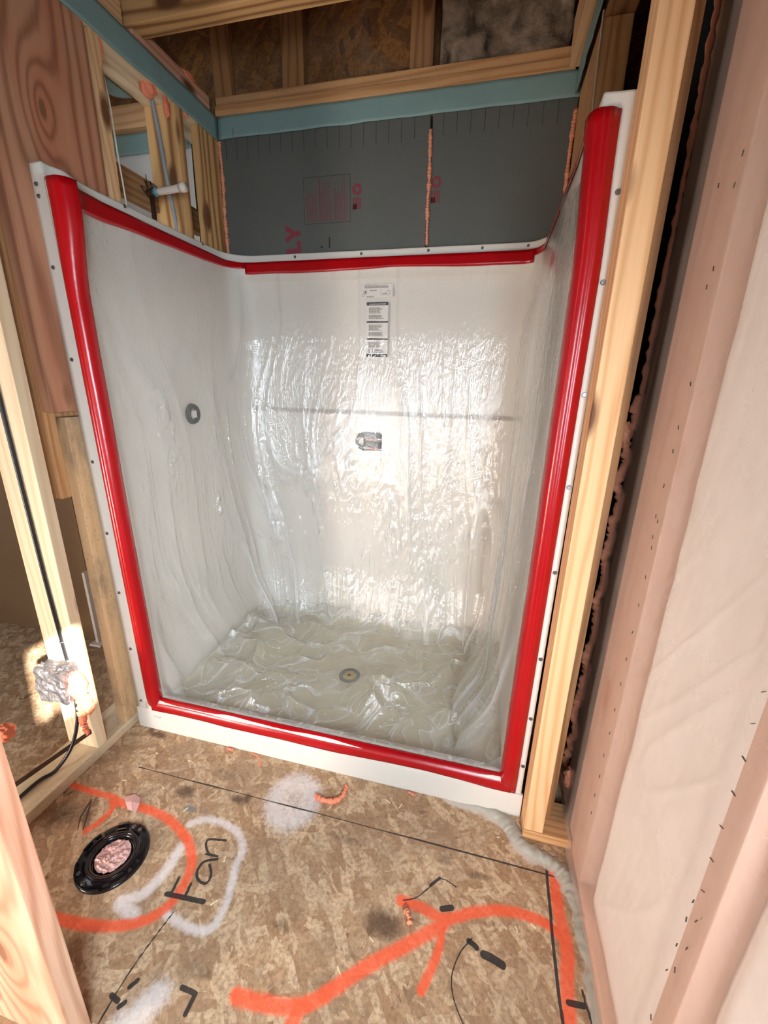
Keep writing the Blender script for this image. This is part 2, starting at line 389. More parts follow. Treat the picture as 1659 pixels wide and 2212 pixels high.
BLACK = [
  ([(1.595, -0.147), (1.592, -0.27), (1.59, -0.378), (1.593, -0.489)], .0038),
  ([(1.611, -0.436), (1.643, -0.433)], .006), ([(1.646, -0.406), (1.66, -0.471)], .003),
  ([(0.555, -0.485), (0.666, -0.476)], .006), ([(0.567, -0.481), (0.561, -0.442)], .0038), ([(0.609, -0.477), (0.604, -0.448)], .0038),
  ([(0.638, -0.372), (0.603, -0.389), (0.602, -0.419), (0.622, -0.435), (0.646, -0.435), (0.645, -0.413), (0.624, -0.391)], .0035),
  ([(0.596, -0.368), (0.633, -0.365)], .0034), ([(0.607, -0.368), (0.581, -0.348), (0.579, -0.329), (0.631, -0.319)], .0034),
  ([(0.725, -0.636), (0.763, -0.638)], .005), ([(0.763, -0.638), (0.762, -0.672)], .005),
  ([(0.576, -0.688), (0.599, -0.692)], .005), ([(0.606, -0.666), (0.615, -0.652)], .005), ([(0.609, -0.699), (0.616, -0.69)], .005),
  ([(1.378, -0.379), (1.39, -0.383), (1.399, -0.388)], .006), ([(1.417, -0.397), (1.436, -0.399), (1.462, -0.406)], .009),
  ([(1.266, -0.279), (1.289, -0.254)], .004), ([(1.304, -0.327), (1.329, -0.318)], .007),
  ([(1.196, -0.335), (1.232, -0.318), (1.272, -0.275), (1.296, -0.254), (1.337, -0.264)], .0016),
  ([(0.171, -0.172), (1.101, -0.165), (1.669, -0.165)], .0017), ([(0.603, -0.516), (0.585, -0.645), (0.589, -0.80)], .0017)]
WHITE = [
  ([(0.489, -0.303), (0.537, -0.275), (0.634, -0.281), (0.693, -0.323), (0.701, -0.374), (0.722, -0.441), (0.729, -0.483), (0.718, -0.527), (0.653, -0.534), (0.589, -0.525)], .012),
  ([(0.509, -0.371), (0.513, -0.435), (0.493, -0.501), (0.449, -0.534), (0.506, -0.547)], .017),
  ([(0.679, -0.662), (0.661, -0.697), (0.634, -0.733)], .03)]
def build_floor():
    x0, x1, y0, y1, st = 0.0, 1.70, -.86, .03, .0026
    nx, ny = int((x1-x0)/st), int((y1-y0)/st)
    X, Y = np.meshgrid(np.linspace(x0, x1, nx), np.linspace(y0, y1, ny), indexing='ij')
    Z = (fbm(X*30, Y*30, 3)-.45)*.0015
    P = np.stack([X, Y, Z], -1)
    idx = np.arange(nx*ny).reshape(nx, ny)
    F = np.stack([idx[:-1, :-1].ravel(), idx[1:, :-1].ravel(), idx[1:, 1:].ravel(), idx[:-1, 1:].ravel()], 1)
    big = np.array([[-2.62, -3.02, -.003], [1.85, -3.02, -.003], [1.85, 1.04, -.003], [-2.62, 1.04, -.003]])
    V = np.vstack([P.reshape(-1, 3), big]); n = nx*ny
    F = np.vstack([F, [[n, n+1, n+2, n+3]]])
    o = np_mesh('floor', V, F, M['osb_floor'], None, True); tag(o, kind='structure')
    def mask(name, A):
        a = o.data.attributes.new(name, 'FLOAT', 'POINT'); a.data.foreach_set('value', np.concatenate([A.ravel(), np.zeros(4)]).astype(np.float32))
    nz = fbm(X*45, Y*45, 3)-.45
    A = np.zeros(X.shape)
    for pts, r in ORANGE:
        A = np.maximum(A, 1-sstep(.2, 1.6, (seg_dist(X, Y, sm(pts))/r)))
    mask('orange', A)
    A = np.zeros(X.shape)
    for pts, r in BLACK: A = np.maximum(A, 1-sstep(.7, 1.35, seg_dist(X, Y, sm(pts))/r))
    mask('black', A)
    A = np.zeros(X.shape)
    for pts, r in WHITE: A = np.maximum(A, 1-sstep(.1, 1.9, seg_dist(X, Y, sm(pts))/r))
    # round spray blob
    bl = np.hypot((X-.775)/.112, (Y+.145)/.125)
    A = np.maximum(A, (1-sstep(.55, 1.15, bl))*(.72+.28*sstep(.1, .6, bl)))
    mask('white', A)
    A = np.zeros(X.shape)
    for cx, cy, rx, ry, k in [(1.156, -.40, .07, .045, .9), (.40, -.212, .05, .03, 1), (.594, -.19, .045, .02, .9), (1.296, -.2, .04, .03, .6), (.62, -.18, .02, .03, .9),
                              (.13, -.03, .05, .02, 1), (.09, -.02, .03, .02, .8), (1.05, -.55, .06, .03, .5), (.9, -.47, .05, .02, .6), (1.4, -.22, .05, .015, .7),
                              (.07, -.38, .09, .06, .75), (.5, -.12, .12, .03, .45), (.75, -.6, .06, .02, .6), (1.0, -.22, .1, .02, .5)]:
        A = np.maximum(A, k*(1-sstep(.2, 1.3, np.hypot((X-cx)/rx, (Y-cy)/ry))))
    mask('stain', A)
    A = 1-sstep(.3, 1.2, np.hypot((X-.455)/.03, (Y+.26)/.014)); A = np.maximum(A, .6*(1-sstep(.3, 1.2, np.hypot((X-.51)/.015, (Y+.255)/.01))))
    mask('grey', A)
    A = np.zeros(X.shape)
    CP = [(1.30, .0), (1.433, -.012), (1.50, -.055), (1.535, -.11), (1.599, -.128), (1.645, -.16), (1.672, -.22), (1.682, -.30), (1.685, -.40), (1.69, -.6), (1.69, -.86)]
    d = seg_dist(X, Y, sm(CP)); A = 1-sstep(.4, 1.5, (d+nz*.03)/.030)
    mask('plaster', A)
build_floor()

# right outside wall: sheathing with a small window opening near the camera
def wall_with_hole(name, x0, x1, ya, yb, za, zb, hy0, hy1, hz0, hz1, mat):
    bm = bmesh.new()
    for b in ((x0, x1, ya, hy0, za, zb), (x0, x1, hy1, yb, za, zb), (x0, x1, hy0, hy1, za, hz0), (x0, x1, hy0, hy1, hz1, zb)): bm_box(bm, *b)
    return tag(bm_obj(name, bm, mat), kind='structure')
wall_with_hole('wall_right', 1.815, 1.84, -3.02, 1.04, 0, 3.4, -1.555, -1.34, 1.36, 1.69, M['shade_black'])
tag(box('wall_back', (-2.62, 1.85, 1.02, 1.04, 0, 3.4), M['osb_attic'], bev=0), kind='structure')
tag(box('wall_left', (-2.64, -2.60, -3.02, 1.04, 0, 3.4), M['white_plaster'], bev=0), kind='structure')
tag(box('wall_front', (-2.62, 1.85, -3.04, -3.0, 0, 3.4), M['white_plaster'], bev=0), kind='structure')
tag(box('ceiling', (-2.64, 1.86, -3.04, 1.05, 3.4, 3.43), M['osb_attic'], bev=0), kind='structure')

# ================================================================== FRAMING
G_L = 'framing studs of the left partition'; G_R = 'framing studs right of the shower'; G_P = 'framing lumber overhead'
lumber('bottom_plate', 'dusty pale wooden bottom plate on the floor under the left partition studs', (-.14, 0, -1.2, .945, 0, .040), 'wood_sill', 'y', cat='lumber')
lumber('stud', 'leaning-light wooden stud with black cable stapled along it, foil-wrapped box at its foot', (-.14, 0, -.172, -.134, .040, 2.40), 'wood_cream', group=G_L)
bpy.data.objects['stud']['label'] = 'pale knotty wooden stud carrying the black cable and the foil-wrapped electrical box'
lumber('stud', 'dirty brown lower backing post beside the bottom left of the shower unit', (-.040, 0, -.045, .045, .040, 1.245), 'wood_dirty', group=G_L)
lumber('backing_board', 'wide pinkish wooden board with swirling knot grain at the top left', (-.040, 0, -.082, .262, 1.262, 2.40), 'wood_board', group=None)
lumber('stud', 'narrow orange-tinted wooden strip behind the backing boards, ending above the floor', (-.080, -.042, -.075, .04, .98, 2.40), 'wood_orange', group=G_L)
lumber('stud', 'thin grey-tan stud edge right of the wide pink knotted board', (-.14, 0, .280, .318, .040, 2.40), 'wood_light', group=G_L)
lumber('stud', 'grainy wooden stud just right of the grey cable above the shower', (-.14, 0, .655, .700, .040, 2.40), 'wood_grain', group=G_L)
lumber('stud', 'dark-streaked knotty stud in the back left corner above the shower', (-.040, 0, .800, .935, .040, 2.40), 'wood_grain', group=G_L)
lumber('blocking', 'dark grained horizontal blocking seen through the left framing behind the pipe', (-.16, -.122, .20, .95, 2.035, 2.135), 'wood_dark', 'y', cat='lumber')
lumber('top_plate', 'cream wooden top plate under the left blue seal strip', (-.14, -.002, -1.2, .945, 2.402, 2.445), 'wood_cream', 'y', cat='lumber')
lumber('top_plate', 'second wooden plate layer above the left partition behind the blue strip', (-.14, -.002, -1.2, .945, 2.447, 2.488), 'wood_light', 'y', cat='lumber')
lumber('top_plate', 'greyish pink wooden plate lying on top of the left partition, topmost layer', (-.14, -.022, .50, .93, 2.490, 2.560), 'wood_pink', 'y', cat='lumber')
lumber('blocking', 'short pale block on the left wall top at the upper left edge', (-.14, -.02, .1, .455, 2.490, 2.575), 'wood_light', 'y', cat='lumber')
# back wall plates
lumber('top_plate', 'wooden back wall plate hidden behind the blue strip above the grey foam board', (.0, WD, .95, 1.015, 2.41, 2.485), 'wood_dark', 'x', cat='lumber')
lumber('top_plate', 'reddish lower plank of the back wall plate just above the blue strip', (.0, WD-.03, .932, 1.015, 2.487, 2.522), 'wood_orange', 'x', cat='lumber')
lumber('top_plate', 'lighter upper plank of the back wall plate below the attic sheathing', (.0, WD-.05, .945, 1.015, 2.524, 2.562), 'wood_orange', 'x', cat='lumber')
lumber('attic_stud', 'left upright stud on the dark attic sheathing above the shower', (.310, .410, .975, 1.018, 2.563, 3.4), 'wood_dark', cat='lumber', group=G_P)
lumber('attic_stud', 'middle upright stud on the attic sheathing, beside the grey insulation', (.868, .962, .975, 1.018, 2.563, 3.4), 'wood_dark', cat='lumber', group=G_P)
lumber('attic_stud', 'dark leftmost attic stud near the foam dab', (-.03, .06, .985, 1.018, 2.563, 3.4), 'wood_dark', cat='lumber', group=G_P)
lumber('ceiling_joist', 'pale ceiling joist crossing above the shower at the top of the photo', (-.60, 1.52, .485, .555, 2.532, 2.69), 'wood_grain', 'x', cat='lumber')
lumber('blocking', 'grained wooden block on the right wall top beside the attic insulation', (1.475, 1.512, .30, .93, 2.488, 2.63), 'wood_light', 'y', cat='lumber')
lumber('top_plate', 'wooden top plate of the alcove right wall behind the blue strip', (1.53, 1.615, .075, .945, 2.421, 2.50), 'wood_dark', 'y', cat='lumber')
# right alcove wall
lumber('stud', 'brown stud beside the dark gap above the right end of the shower', (1.526, 1.613, .600, .640, .040, 2.42), 'wood_orange', group=G_R)
lumber('stud', 'brown corner stud with foam bead at the right end of the grey board', (1.526, 1.613, .645, .94, .040, 2.42), 'wood_orange', group=G_R)
lumber('stud', 'bright two-toned wooden stud standing right of the shower flange', (1.530, 1.588, -.072, .0, .035, 2.60), 'wood_light', group=G_R)
bpy.data.objects[-1 if False else 'stud'].name
lumber('stud', 'shaded brown stud tucked behind the right side of the bright two-toned stud', (1.590, 1.622, -.010, .07, .035, 2.60), 'wood_dark', group=G_R)  # darker wood chosen to put the shade of this recess into the colour
lumber('bottom_plate', 'short wooden bottom plate under the studs right of the shower', (1.530, 1.674, -.075, .05, 0, .034), 'wood_orange', 'x', cat='lumber')
# exterior wall studs behind the clear sheet
G_W = 'studs behind the translucent wall sheet'
lumber('stud', 'stud seen as a peach band behind the wall sheet, next to the dark foam-sealed gap', (1.676, 1.812, -.185, -.02, .035, 2.60), 'wood_peach', group=G_W)
lumber('stud', 'stud showing as slanting peach band behind the wall sheet, lower right', (1.676, 1.812, -.628, -.585, .035, 2.60), 'wood_peach', group=G_W)
lumber('bottom_plate', 'bottom plate of the right outside wall behind the translucent sheet', (1.676, 1.812, -2.9, .40, 0, .034), 'wood_pink', 'y', cat='lumber')
def batt(name, label, y0, y1, z0, z1, xf=1.702, mat='batt_white', grp='insulation batts in the right wall'):
    ny, nz = 26, 110
    Y, Z = np.meshgrid(np.linspace(y0, y1, ny), np.linspace(z0, z1, nz), indexing='ij')
    e = np.minimum(sstep(0, .04, Y-y0), sstep(0, .04, y1-Y))
    X = xf + .02*(1-e) + (fbm(Y*12, Z*8, 4)-.5)*.008
    front = np.stack([X, Y, Z], -1); o = grid_mesh(name, front, M[mat])
    so = o.modifiers.new('thick', 'SOLIDIFY'); so.thickness = .09; so.offset = -1 if False else 1
    return tag(o, label, 'insulation', grp)
batt('insulation_batt', 'pale insulation batt behind the sheet between the two peach bands', -.583, -.188, .036, 2.6)
batt('insulation_batt', 'pale insulation batt behind the sheet at the lower right corner of the photo', -.800, -.630, .036, 1.30)
lumber('stud', 'right wall stud beside the small window, outside the photo', (1.676, 1.812, -.812, -.802, .035, 2.60), 'wood_peach', group=G_W) if False else None

# ================================================================== FOAM BOARD behind the unit, with its printing
fb = empty('foam_board', (.483, .955, 0), 'large grey foam board printed with red letters LY and a text box', 'foam board', 'grey foam boards on the back wall')
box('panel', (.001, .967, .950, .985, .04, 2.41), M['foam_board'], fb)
fb2 = empty('foam_board', (1.25, .955, 0), 'dark grey foam board right of the pink foam seam, with one flag emblem', 'foam board', 'grey foam boards on the back wall')
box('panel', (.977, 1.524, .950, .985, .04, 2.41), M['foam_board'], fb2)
YB = .949
def flat_poly(bm, pts, y=YB, th=.0006):
    vs = [bm.verts.new((a, y, b)) for a, b in pts]; vb = [bm.verts.new((a, y+th, b)) for a, b in pts]
    bm.faces.new(vs); bm.faces.new(vb[::-1]); n = len(pts)
    for i in range(n): bm.faces.new((vs[i], vb[i], vb[(i+1) % n], vs[(i+1) % n]))
def flat_rect(bm, x0, x1, z0, z1, y=YB, th=.0006): flat_poly(bm, [(x0, z0), (x1, z0), (x1, z1), (x0, z1)], y, th)
def letters(bm, y=YB):
    # L then Y, bold, both turned to read upwards (local text x -> world +z, local text y -> world -x)
    x1, z0 = .383, 1.94; h = .074
    T = lambda u, v: (x1 - v, z0 + u)
    for poly in ([(0, 0), (.052, 0), (.052, .018), (.020, .018), (.020, h), (0, h)],
                 [(.071, 0), (.091, 0), (.091, .030), (.118, h), (.095, h), (.081, .048), (.067, h), (.044, h), (.071, .030)]):
        poly2 = [T(u, h-v) if False else T(u, v) for u, v in poly]
        flat_poly(bm, poly2)
bm = bmesh.new(); letters(bm); bm_obj('printed_letters', bm, M['print_red'], fb)
bm = bmesh.new()
X0, X1, Z0, Z1 = .405, .625, 2.055, 2.235
for b in ((X0, X1, Z0, Z0+.0014), (X0, X1, Z1-.0014, Z1), (X0, X0+.0014, Z0, Z1), (X1-.0014, X1, Z0, Z1)): flat_rect(bm, *b)
bm_obj('printed_frame', bm, M['print_dark'], fb)
bm = bmesh.new()
cols = [(.418, .6), (.427, .72), (.436, .66), (.445, .62), (.454, .7), (.463, .8), (.480, .97), (.489, .7), (.498, .88), (.507, .84), (.516, .9), (.525, .88), (.534, .5),
        (.552, .72), (.561, .66), (.570, .74), (.579, .6), (.588, .98), (.597, .9), (.606, .6)]
for i, (x, f) in enumerate(cols):
    z = Z0+.008; top = Z0+(Z1-Z0)*f
    while z < top:
        l = random.uniform(.006, .02); flat_rect(bm, x, x+(.0034 if i in (0, 6, 13) else .0022), z, min(z+l, top)); z += l+.0022
bm_obj('printed_text', bm, M['print_red'], fb)
def emblem(x, z, par):
    bm = bmesh.new()   # ring of three chasing arrows around a star
    for k in range(3):
        a0 = k*2.094+.3; pts = []
        for i in range(9): a = a0+i/8*1.55; pts.append((x+math.cos(a)*.022, z+math.sin(a)*.022))
        for i in range(8, -1, -1): a = a0+i/8*1.55; pts.append((x+math.cos(a)*.010, z+math.sin(a)*.010))
        flat_poly(bm, pts)
        a = a0+1.55; flat_poly(bm, [(x+math.cos(a)*.025, z+math.sin(a)*.025), (x+math.cos(a)*.008, z+math.sin(a)*.008), (x+math.cos(a+.42)*.016, z+math.sin(a+.42)*.016)])
    bm_obj('printed_recycling_mark', bm, M['print_red'], par)
    bm = bmesh.new(); z0 = z-.074
    flat_rect(bm, x-.019, x-.001, z0, z0+.02)
    for i in range(6): flat_rect(bm, x-.019+i*.0066, x-.019+i*.0066+.0036, z0, z0+.044)
    bm_obj('printed_flag', bm, M['print_red'], par)
emblem(.657, 2.175, fb); emblem(1.003, 2.177, fb2)
bm = bmesh.new()
for x in [.03+i*.0545 for i in range(17)]: flat_rect(bm, x, x+.0016, 2.335-.01*random.random(), 2.41)
bm_obj('printed_ruler', bm, M['print_dark'], fb)
bm = bmesh.new()
for x in [1.02+i*.0545 for i in range(9)]: flat_rect(bm, x, x+.0016, 2.335, 2.41)
bm_obj('printed_ruler', bm, M['print_dark'], fb2)
bm = bmesh.new(); flat_rect(bm, .484, .49, 1.957, 1.966); flat_rect(bm, .480, .494, 1.960, 1.963); flat_rect(bm, .522, .528, 1.955, 2.0)
bm_obj('scuff_marks', bm, M['print_dark'], fb)

# foam beads
def foam_bead(name, label, pts, r, mat='pink_foam', wob=.35, lump=60, grp=None, cat='foam', parent=None, n=14):
    sp = smooth_path(pts, n); rs = []
    ph = random.random()*50
    for i, p in enumerate(sp):
        s = i/len(sp)*len(pts)*4
        rs.append(r*(1+wob*(float(vnoise(np.array(s*1.3+ph), np.array(3.1)))*2-1) + wob*.5*math.sin(i*1.9)))
    rs[0] *= .5; rs[-1] *= .5
    sp2 = [p+Vector((random.uniform(-1, 1), random.uniform(-1, 1), random.uniform(-.3, .3)))*r*.18 for p in sp]
    bm = bmesh.new(); tube_bm(bm, sp2, rs, 10); o = bm_obj(name, bm, M[mat], parent, True)
    if parent is None: tag(o, label, cat, grp)
    return o
foam_bead('foam_bead', 'thin pink foam line sealing the seam between the two grey boards', [(.976, .947, 1.945), (.972, .947, 2.08), (.974, .947, 2.2), (.970, .947, 2.36)], .0075, grp='pink foam beads', n=40)
foam_bead('foam_bead', 'pink foam line along the left edge of the grey board in the back left corner', [(.004, .945, 1.94), (.002, .943, 2.1), (.004, .946, 2.25), (.001, .944, 2.40)], .008, grp='pink foam beads', n=40)
foam_bead('foam_bead', 'pink foam line along the right edge of the grey board in the back right corner', [(1.515, .943, 1.94), (1.518, .942, 2.1), (1.516, .943, 2.25), (1.520, .942, 2.37)], .008, grp='pink foam beads', n=40)

# blue sill seal strips
def strip(name, label, b, sag=.004, along='y', mat='blue_seal'):
    x0, x1, y0, y1, z0, z1 = b; n = 60
    T, Z = np.meshgrid(np.linspace(0, 1, n), np.linspace(0, 1, 8), indexing='ij')
    wob = (vnoise(T*22, Z*2)-.5)*sag
    if along == 'y': P = np.stack([x0+wob, y0+(y1-y0)*T, z0+(z1-z0)*Z+(vnoise(T*15, Z*0+4)-.5)*.003], -1)
    else: P = np.stack([x0+(x1-x0)*T, y0+wob, z0+(z1-z0)*Z+(vnoise(T*15, Z*0+4)-.5)*.003], -1)
    o = grid_mesh(name, P, M[mat]); s = o.modifiers.new('thick', 'SOLIDIFY'); s.thickness = .003
    return tag(recenter(o), label, 'seal strip', 'blue foam seal strips along the wall tops')
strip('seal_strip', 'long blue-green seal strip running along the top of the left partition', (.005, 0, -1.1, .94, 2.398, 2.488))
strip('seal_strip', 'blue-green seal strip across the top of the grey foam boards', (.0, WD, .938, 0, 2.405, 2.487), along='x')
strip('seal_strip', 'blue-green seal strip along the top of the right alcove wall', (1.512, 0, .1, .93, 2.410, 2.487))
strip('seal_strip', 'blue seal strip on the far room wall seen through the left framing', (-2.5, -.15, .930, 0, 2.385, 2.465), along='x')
# drooping folded piece of the strip below the plate, other side of the partition
T, S = np.meshgrid(np.linspace(0, 1, 30), np.linspace(0, 1, 6), indexing='ij')
P = np.stack([-.145-.01*np.sin(T*6)*S, .33+.27*T, 2.40-.05*np.sin(T*math.pi)*S-.0*T], -1)
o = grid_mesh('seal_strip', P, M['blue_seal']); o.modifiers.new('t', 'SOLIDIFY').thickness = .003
tag(recenter(o), 'loose blue strip drooping below the cream plate, upper left', 'seal strip', 'blue foam seal strips along the wall tops')

# attic insulation batt
ny, nz = 40, 60
X, Z = np.meshgrid(np.linspace(.99, 1.474, ny), np.linspace(2.565, 3.39, nz), indexing='ij')
Y = .985 - (fbm(X*14, Z*14, 4)-.4)*.07
o = grid_mesh('insulation_batt', np.stack([X, Y, Z], -1), M['batt']); o.modifiers.new('t', 'SOLIDIFY').thickness = .03
tag(o, 'grey-brown fluffy insulation in the attic bay at the top right of the shower', 'insulation')
# foam dabs
def blob(name, label, c, r, mat='orange_foam', seed=0, parent=None, cat='foam', sq=(1, 1, 1), grp=None, amp=.35, sub=4):
    bm = bmesh.new(); bmesh.ops.create_icosphere(bm, subdivisions=sub, radius=1)
    for v in bm.verts:
        n = v.co.normalized(); k = 1+amp*(float(fbm(np.array(n.x*2.2+seed*3.7+9), np.array(n.y*2.2+n.z*2.6+seed*1.3+9), 3))*2-.9) + amp*.25*math.sin(n.z*9+seed)*math.sin(n.x*8)
        v.co = Vector(c)+Vector((n.x*r*sq[0], n.y*r*sq[1], n.z*r*sq[2]))*k
    o = bm_obj(name, bm, M[mat], parent, True)
    if parent is None: tag(recenter(o), label, cat, grp)
    return o
GF = 'pink foam dabs in the framing'
blob('foam_dab', 'pink foam dab where the grey cable goes through the top plate', (-.03, .555, 2.40), .028, seed=1, grp=GF, sq=(1, 1, 1.2))
blob('foam_dab', 'small pink foam dab on the top of the grainy stud beside the grey cable', (-.01, .62, 2.37), .018, seed=2, grp=GF, sq=(.6, .8, 2))
blob('foam_dab', 'pink foam sliver at the upper left end of the cream plate', (-.01, .325, 2.375), .013, seed=3, grp=GF, sq=(.7, .7, 3.0))
blob('foam_dab', 'pink foam dab on the topmost plate in the attic corner', (-.035, .80, 2.562), .022, seed=4, grp=GF, sq=(1, 1.8, .6))
blob('foam_dab', 'tiny pink foam speck between the grainy stud and the corner stud', (-.01, .735, 2.40), .009, seed=5, grp=GF)

# ================================================================== SHOWER UNIT
su = empty('shower_unit', (.765, .45, 0), 'white one-piece shower unit with recessed back shelf, under the clear sheet', 'shower')
# plan profile of the walls, from the left front flange round to the right front flange
XL, XR, YBK = .072, 1.470, .905
def plan():
    pts = []
    def add(x, y): pts.append((x, y))
    L = [(.012, .000), (.030, .000), (.060, .000), (.066, -.002), (.071, -.007), (.077, -.012), (.084, -.0145), (.090, -.0135), (.096, -.0145), (.103, -.012),
         (.109, -.006), (.113, .004), (.114, .014), (.112, .026), (.106, .040), (.098, .054), (.090, .070), (.084, .090), (.079, .12), (XL, .17)]
    Rr = [(.000, .000), (.010, .000), (.016, .000), (.020, -.002), (.025, -.007), (.031, -.012), (.037, -.0145), (.043, -.0135), (.049, -.0145), (.056, -.012),
         (.061, -.006), (.065, .004), (.067, .014), (.067, .026), (.066, .040), (.065, .054), (.064, .070), (.063, .090), (.062, .12), (WD-XR, .17)]
    for p in L: add(*p)
    for y in np.linspace(.22, YBK-.11, 12): add(XL, y)
    rc = .10
    for a in np.linspace(math.pi, math.pi/2, 9)[1:]: add(XL+rc+rc*math.cos(a), YBK-rc+rc*math.sin(a))
    for x in np.linspace(XL+rc, XR-rc, 70)[1:]: add(x, YBK)
    for a in np.linspace(math.pi/2, 0, 9)[1:]: add(XR-rc+rc*math.cos(a), YBK-rc+rc*math.sin(a))
    for y in np.linspace(YBK-.11, .22, 12)[0:]: add(XR, y)
    for (x, y) in Rr[::-1]: add(WD-x, y)
    return np.array(pts)
def warp(x, z):
    # the moulding has draft: the opening narrows a little towards the floor
    q = 1-np.asarray(z)/1.9
    wl = (1-sstep(.02, .55, x)); wr = sstep(1.0, 1.5, x)
    cl = sstep(1.42, 1.46, x)*(1-sstep(1.506, 1.522, x))
    return x + wl*(-.020+.036*q) + wr*(.004-.014*q) - cl*.012*sstep(1.6, 1.9, z)
PL = plan()
def plan_normals(P):
    T = np.gradient(P, axis=0); T /= np.linalg.norm(T, axis=1)[:, None]+1e-9
    return np.stack([T[:, 1], -T[:, 0]], 1)     # points into the shower / towards the room
PN = plan_normals(PL)
if PN[len(PN)//2][1] > 0: PN = -PN
zs = np.unique(np.concatenate([np.linspace(.01, 1.16, 24), np.linspace(1.16, 1.25, 26), np.linspace(1.25, 1.82, 14), np.linspace(1.82, 1.935, 26)]))
Pu = np.zeros((len(PL), len(zs), 3))
inner = ((PL[:, 1] > .03)).astype(float)      # the parts behind the front face
inner_s = sstep(.02, .12, PL[:, 1])
for j, z in enumerate(zs):
    xy = PL.copy()
    # lower back wall stands proud of the recessed upper panel: rounded ledge at z 1.21
    step = 1-sstep(1.195, 1.215, z)
    mx = sstep(.075, .13, PL[:, 0])*(1-sstep(1.40, 1.455, PL[:, 0]))*(PL[:, 1] > YBK-.03)
    lip = math.exp(-((z-1.222)/.010)**2)*.006
    up = sstep(1.215, 1.235, z)*(1-sstep(1.80, 1.86, z))
    xy[:, 1] += mx*(.042*up + lip*0) 
    top = sstep(1.893, 1.905, z)
    n_ = len(xy); k_ = np.arange(n_)
    for sel, xt in (((k_ >= 3) & (k_ < 20), .060), ((k_ < n_-3) & (k_ >= n_-20), WD-.050)):
        m_ = sel & (xy[:, 1] < .10)
        w_ = top*(1-sstep(.02, .10, xy[:, 1]))
        xy[:, 0] = np.where(m_, xy[:, 0]*(1-w_)+xt*w_, xy[:, 0])
    xy[:, 1] = np.where(xy[:, 1] < 0, xy[:, 1]*sstep(.09, .16, z)*(1-sstep(1.885, 1.905, z)), xy[:, 1])
    xy[:, 1] = np.where(xy[:, 1] < 0, xy[:, 1]*(1-sstep(1.885, 1.905, z)), xy[:, 1])
    # top rim turns outward to the nailing flange
    fl = sstep(1.893, 1.905, z)
    off = .028*fl*inner_s
    xy = xy - PN*off[:, None]
    Pu[:, j, 0] = warp(xy[:, 0], z); Pu[:, j, 1] = xy[:, 1]; Pu[:, j, 2] = z
body = grid_mesh('wall_surround', Pu, M['white_gel'], su)
s_ = body.modifiers.new('t', 'SOLIDIFY'); s_.thickness = .004; s_.offset = 0
# flat front flange extension behind top corners + pan
xs = np.linspace(.055, 1.475, 60)
prof = [(-.004, .004), (-.004, .04), (-.006, .09), (-.006, .118), (.0, .132), (.012, .140), (.030, .140), (.045, .132), (.056, .112), (.064, .080), (.078, .062), (.10, .056)]
for y in np.linspace(.13, .86, 22): prof.append((y, None))
prof += [(.885, .060), (.902, .075), (.907, .10)]
Pp = np.zeros((len(xs), len(prof), 3))
for i, x in enumerate(xs):
    for j, (y, z) in enumerate(prof):
        if z is None:
            d = math.hypot(x-.776, y-.465); z = .036+.022*min(1, d/.5)
            e = max(0, 1-min(x-.055, 1.475-x)/.05); z += .05*e*e
        Pp[i, j] = (x, y, z)
pan = grid_mesh('shower_pan', np.stack([warp(Pp[..., 0], Pp[..., 2]), Pp[..., 1], Pp[..., 2]], -1), M['pan_gel'], su)
pan.data.materials.append(M['white_gel'])
for p in pan.data.polygons:
    if p.center[1] < .06: p.material_index = 1
s_ = pan.modifiers.new('t', 'SOLIDIFY'); s_.thickness = .004; s_.offset = -1
# white apron corner pieces joining flange and threshold
bm = bmesh.new(); bm_box(bm, .024, 1.527, -.0085, .004, .0, .094, bev=.003); bm_obj('front_apron', bm, M['white_gel'], su)
bm = bmesh.new(); rs0 = random.Random(5)
for k in range(9): tube_bm(bm, [(.105+k*.004+rs0.uniform(-.002, .002), -.0088, .064+rs0.uniform(-.003, .003)), (.106+k*.004+rs0.uniform(-.002, .002), -.0088, .070+rs0.uniform(-.003, .003))], .0006, 4)
bm_obj('pencil_note', bm, M['ink_grey'], su)
# drain
bm = bmesh.new()
ring = [(.050, .0), (.050, .004), (.046, .006), (.034, .005), (.030, -.002), (.030, -.012), (.0005, -.012)]
vv = []
for r, z in ring: vv.append([bm.verts.new((.776+r*math.cos(a), .465+r*math.sin(a), .038+z)) for a in np.linspace(0, 2*math.pi, 33)[:-1]])
for a, b in zip(vv[:-1], vv[1:]):
    for k in range(32): bm.faces.new((a[k], a[(k+1) % 32], b[(k+1) % 32], b[k]))
dr = bm_obj('drain', bm, M['drain_metal'], su, True)
bm = bmesh.new(); cyl_bm(bm, (.776, .465, .032), (0, 0, 1), .028, .026, .014)
o = bm_obj('drain_plug', bm, M['drain_yellow'], None, True); o.parent = dr; o.location = (0, 0, 0)
bm = bmesh.new(); bm_box(bm, .768, .784, .452, .466, .044, .0475); o = bm_obj('plug_slot', bm, M['ink_dark']); o.parent = dr
# valve trim hole on the left wall
bm = bmesh.new()
N = 32
for r0, r1, x0_, x1_ in ((.044, .040, .0, .010), (.040, .024, .010, .012), (.024, .022, .012, .002)):
    A = [bm.verts.new((XL+.001+x0_, .465+r0*math.cos(k/N*6.2832), 1.226+r0*math.sin(k/N*6.2832))) for k in range(N)]
    B = [bm.verts.new((XL+.001+x1_, .465+r1*math.cos(k/N*6.2832), 1.226+r1*math.sin(k/N*6.2832))) for k in range(N)]
    for k in range(N): bm.faces.new((A[k], A[(k+1) % N], B[(k+1) % N], B[k]))
vr = bm_obj('valve_ring', bm, M['green_black'], su, True)
box('valve_cap', (XL+.002, XL+.012, .452, .480, 1.210, 1.240), M['paper_white'], su)
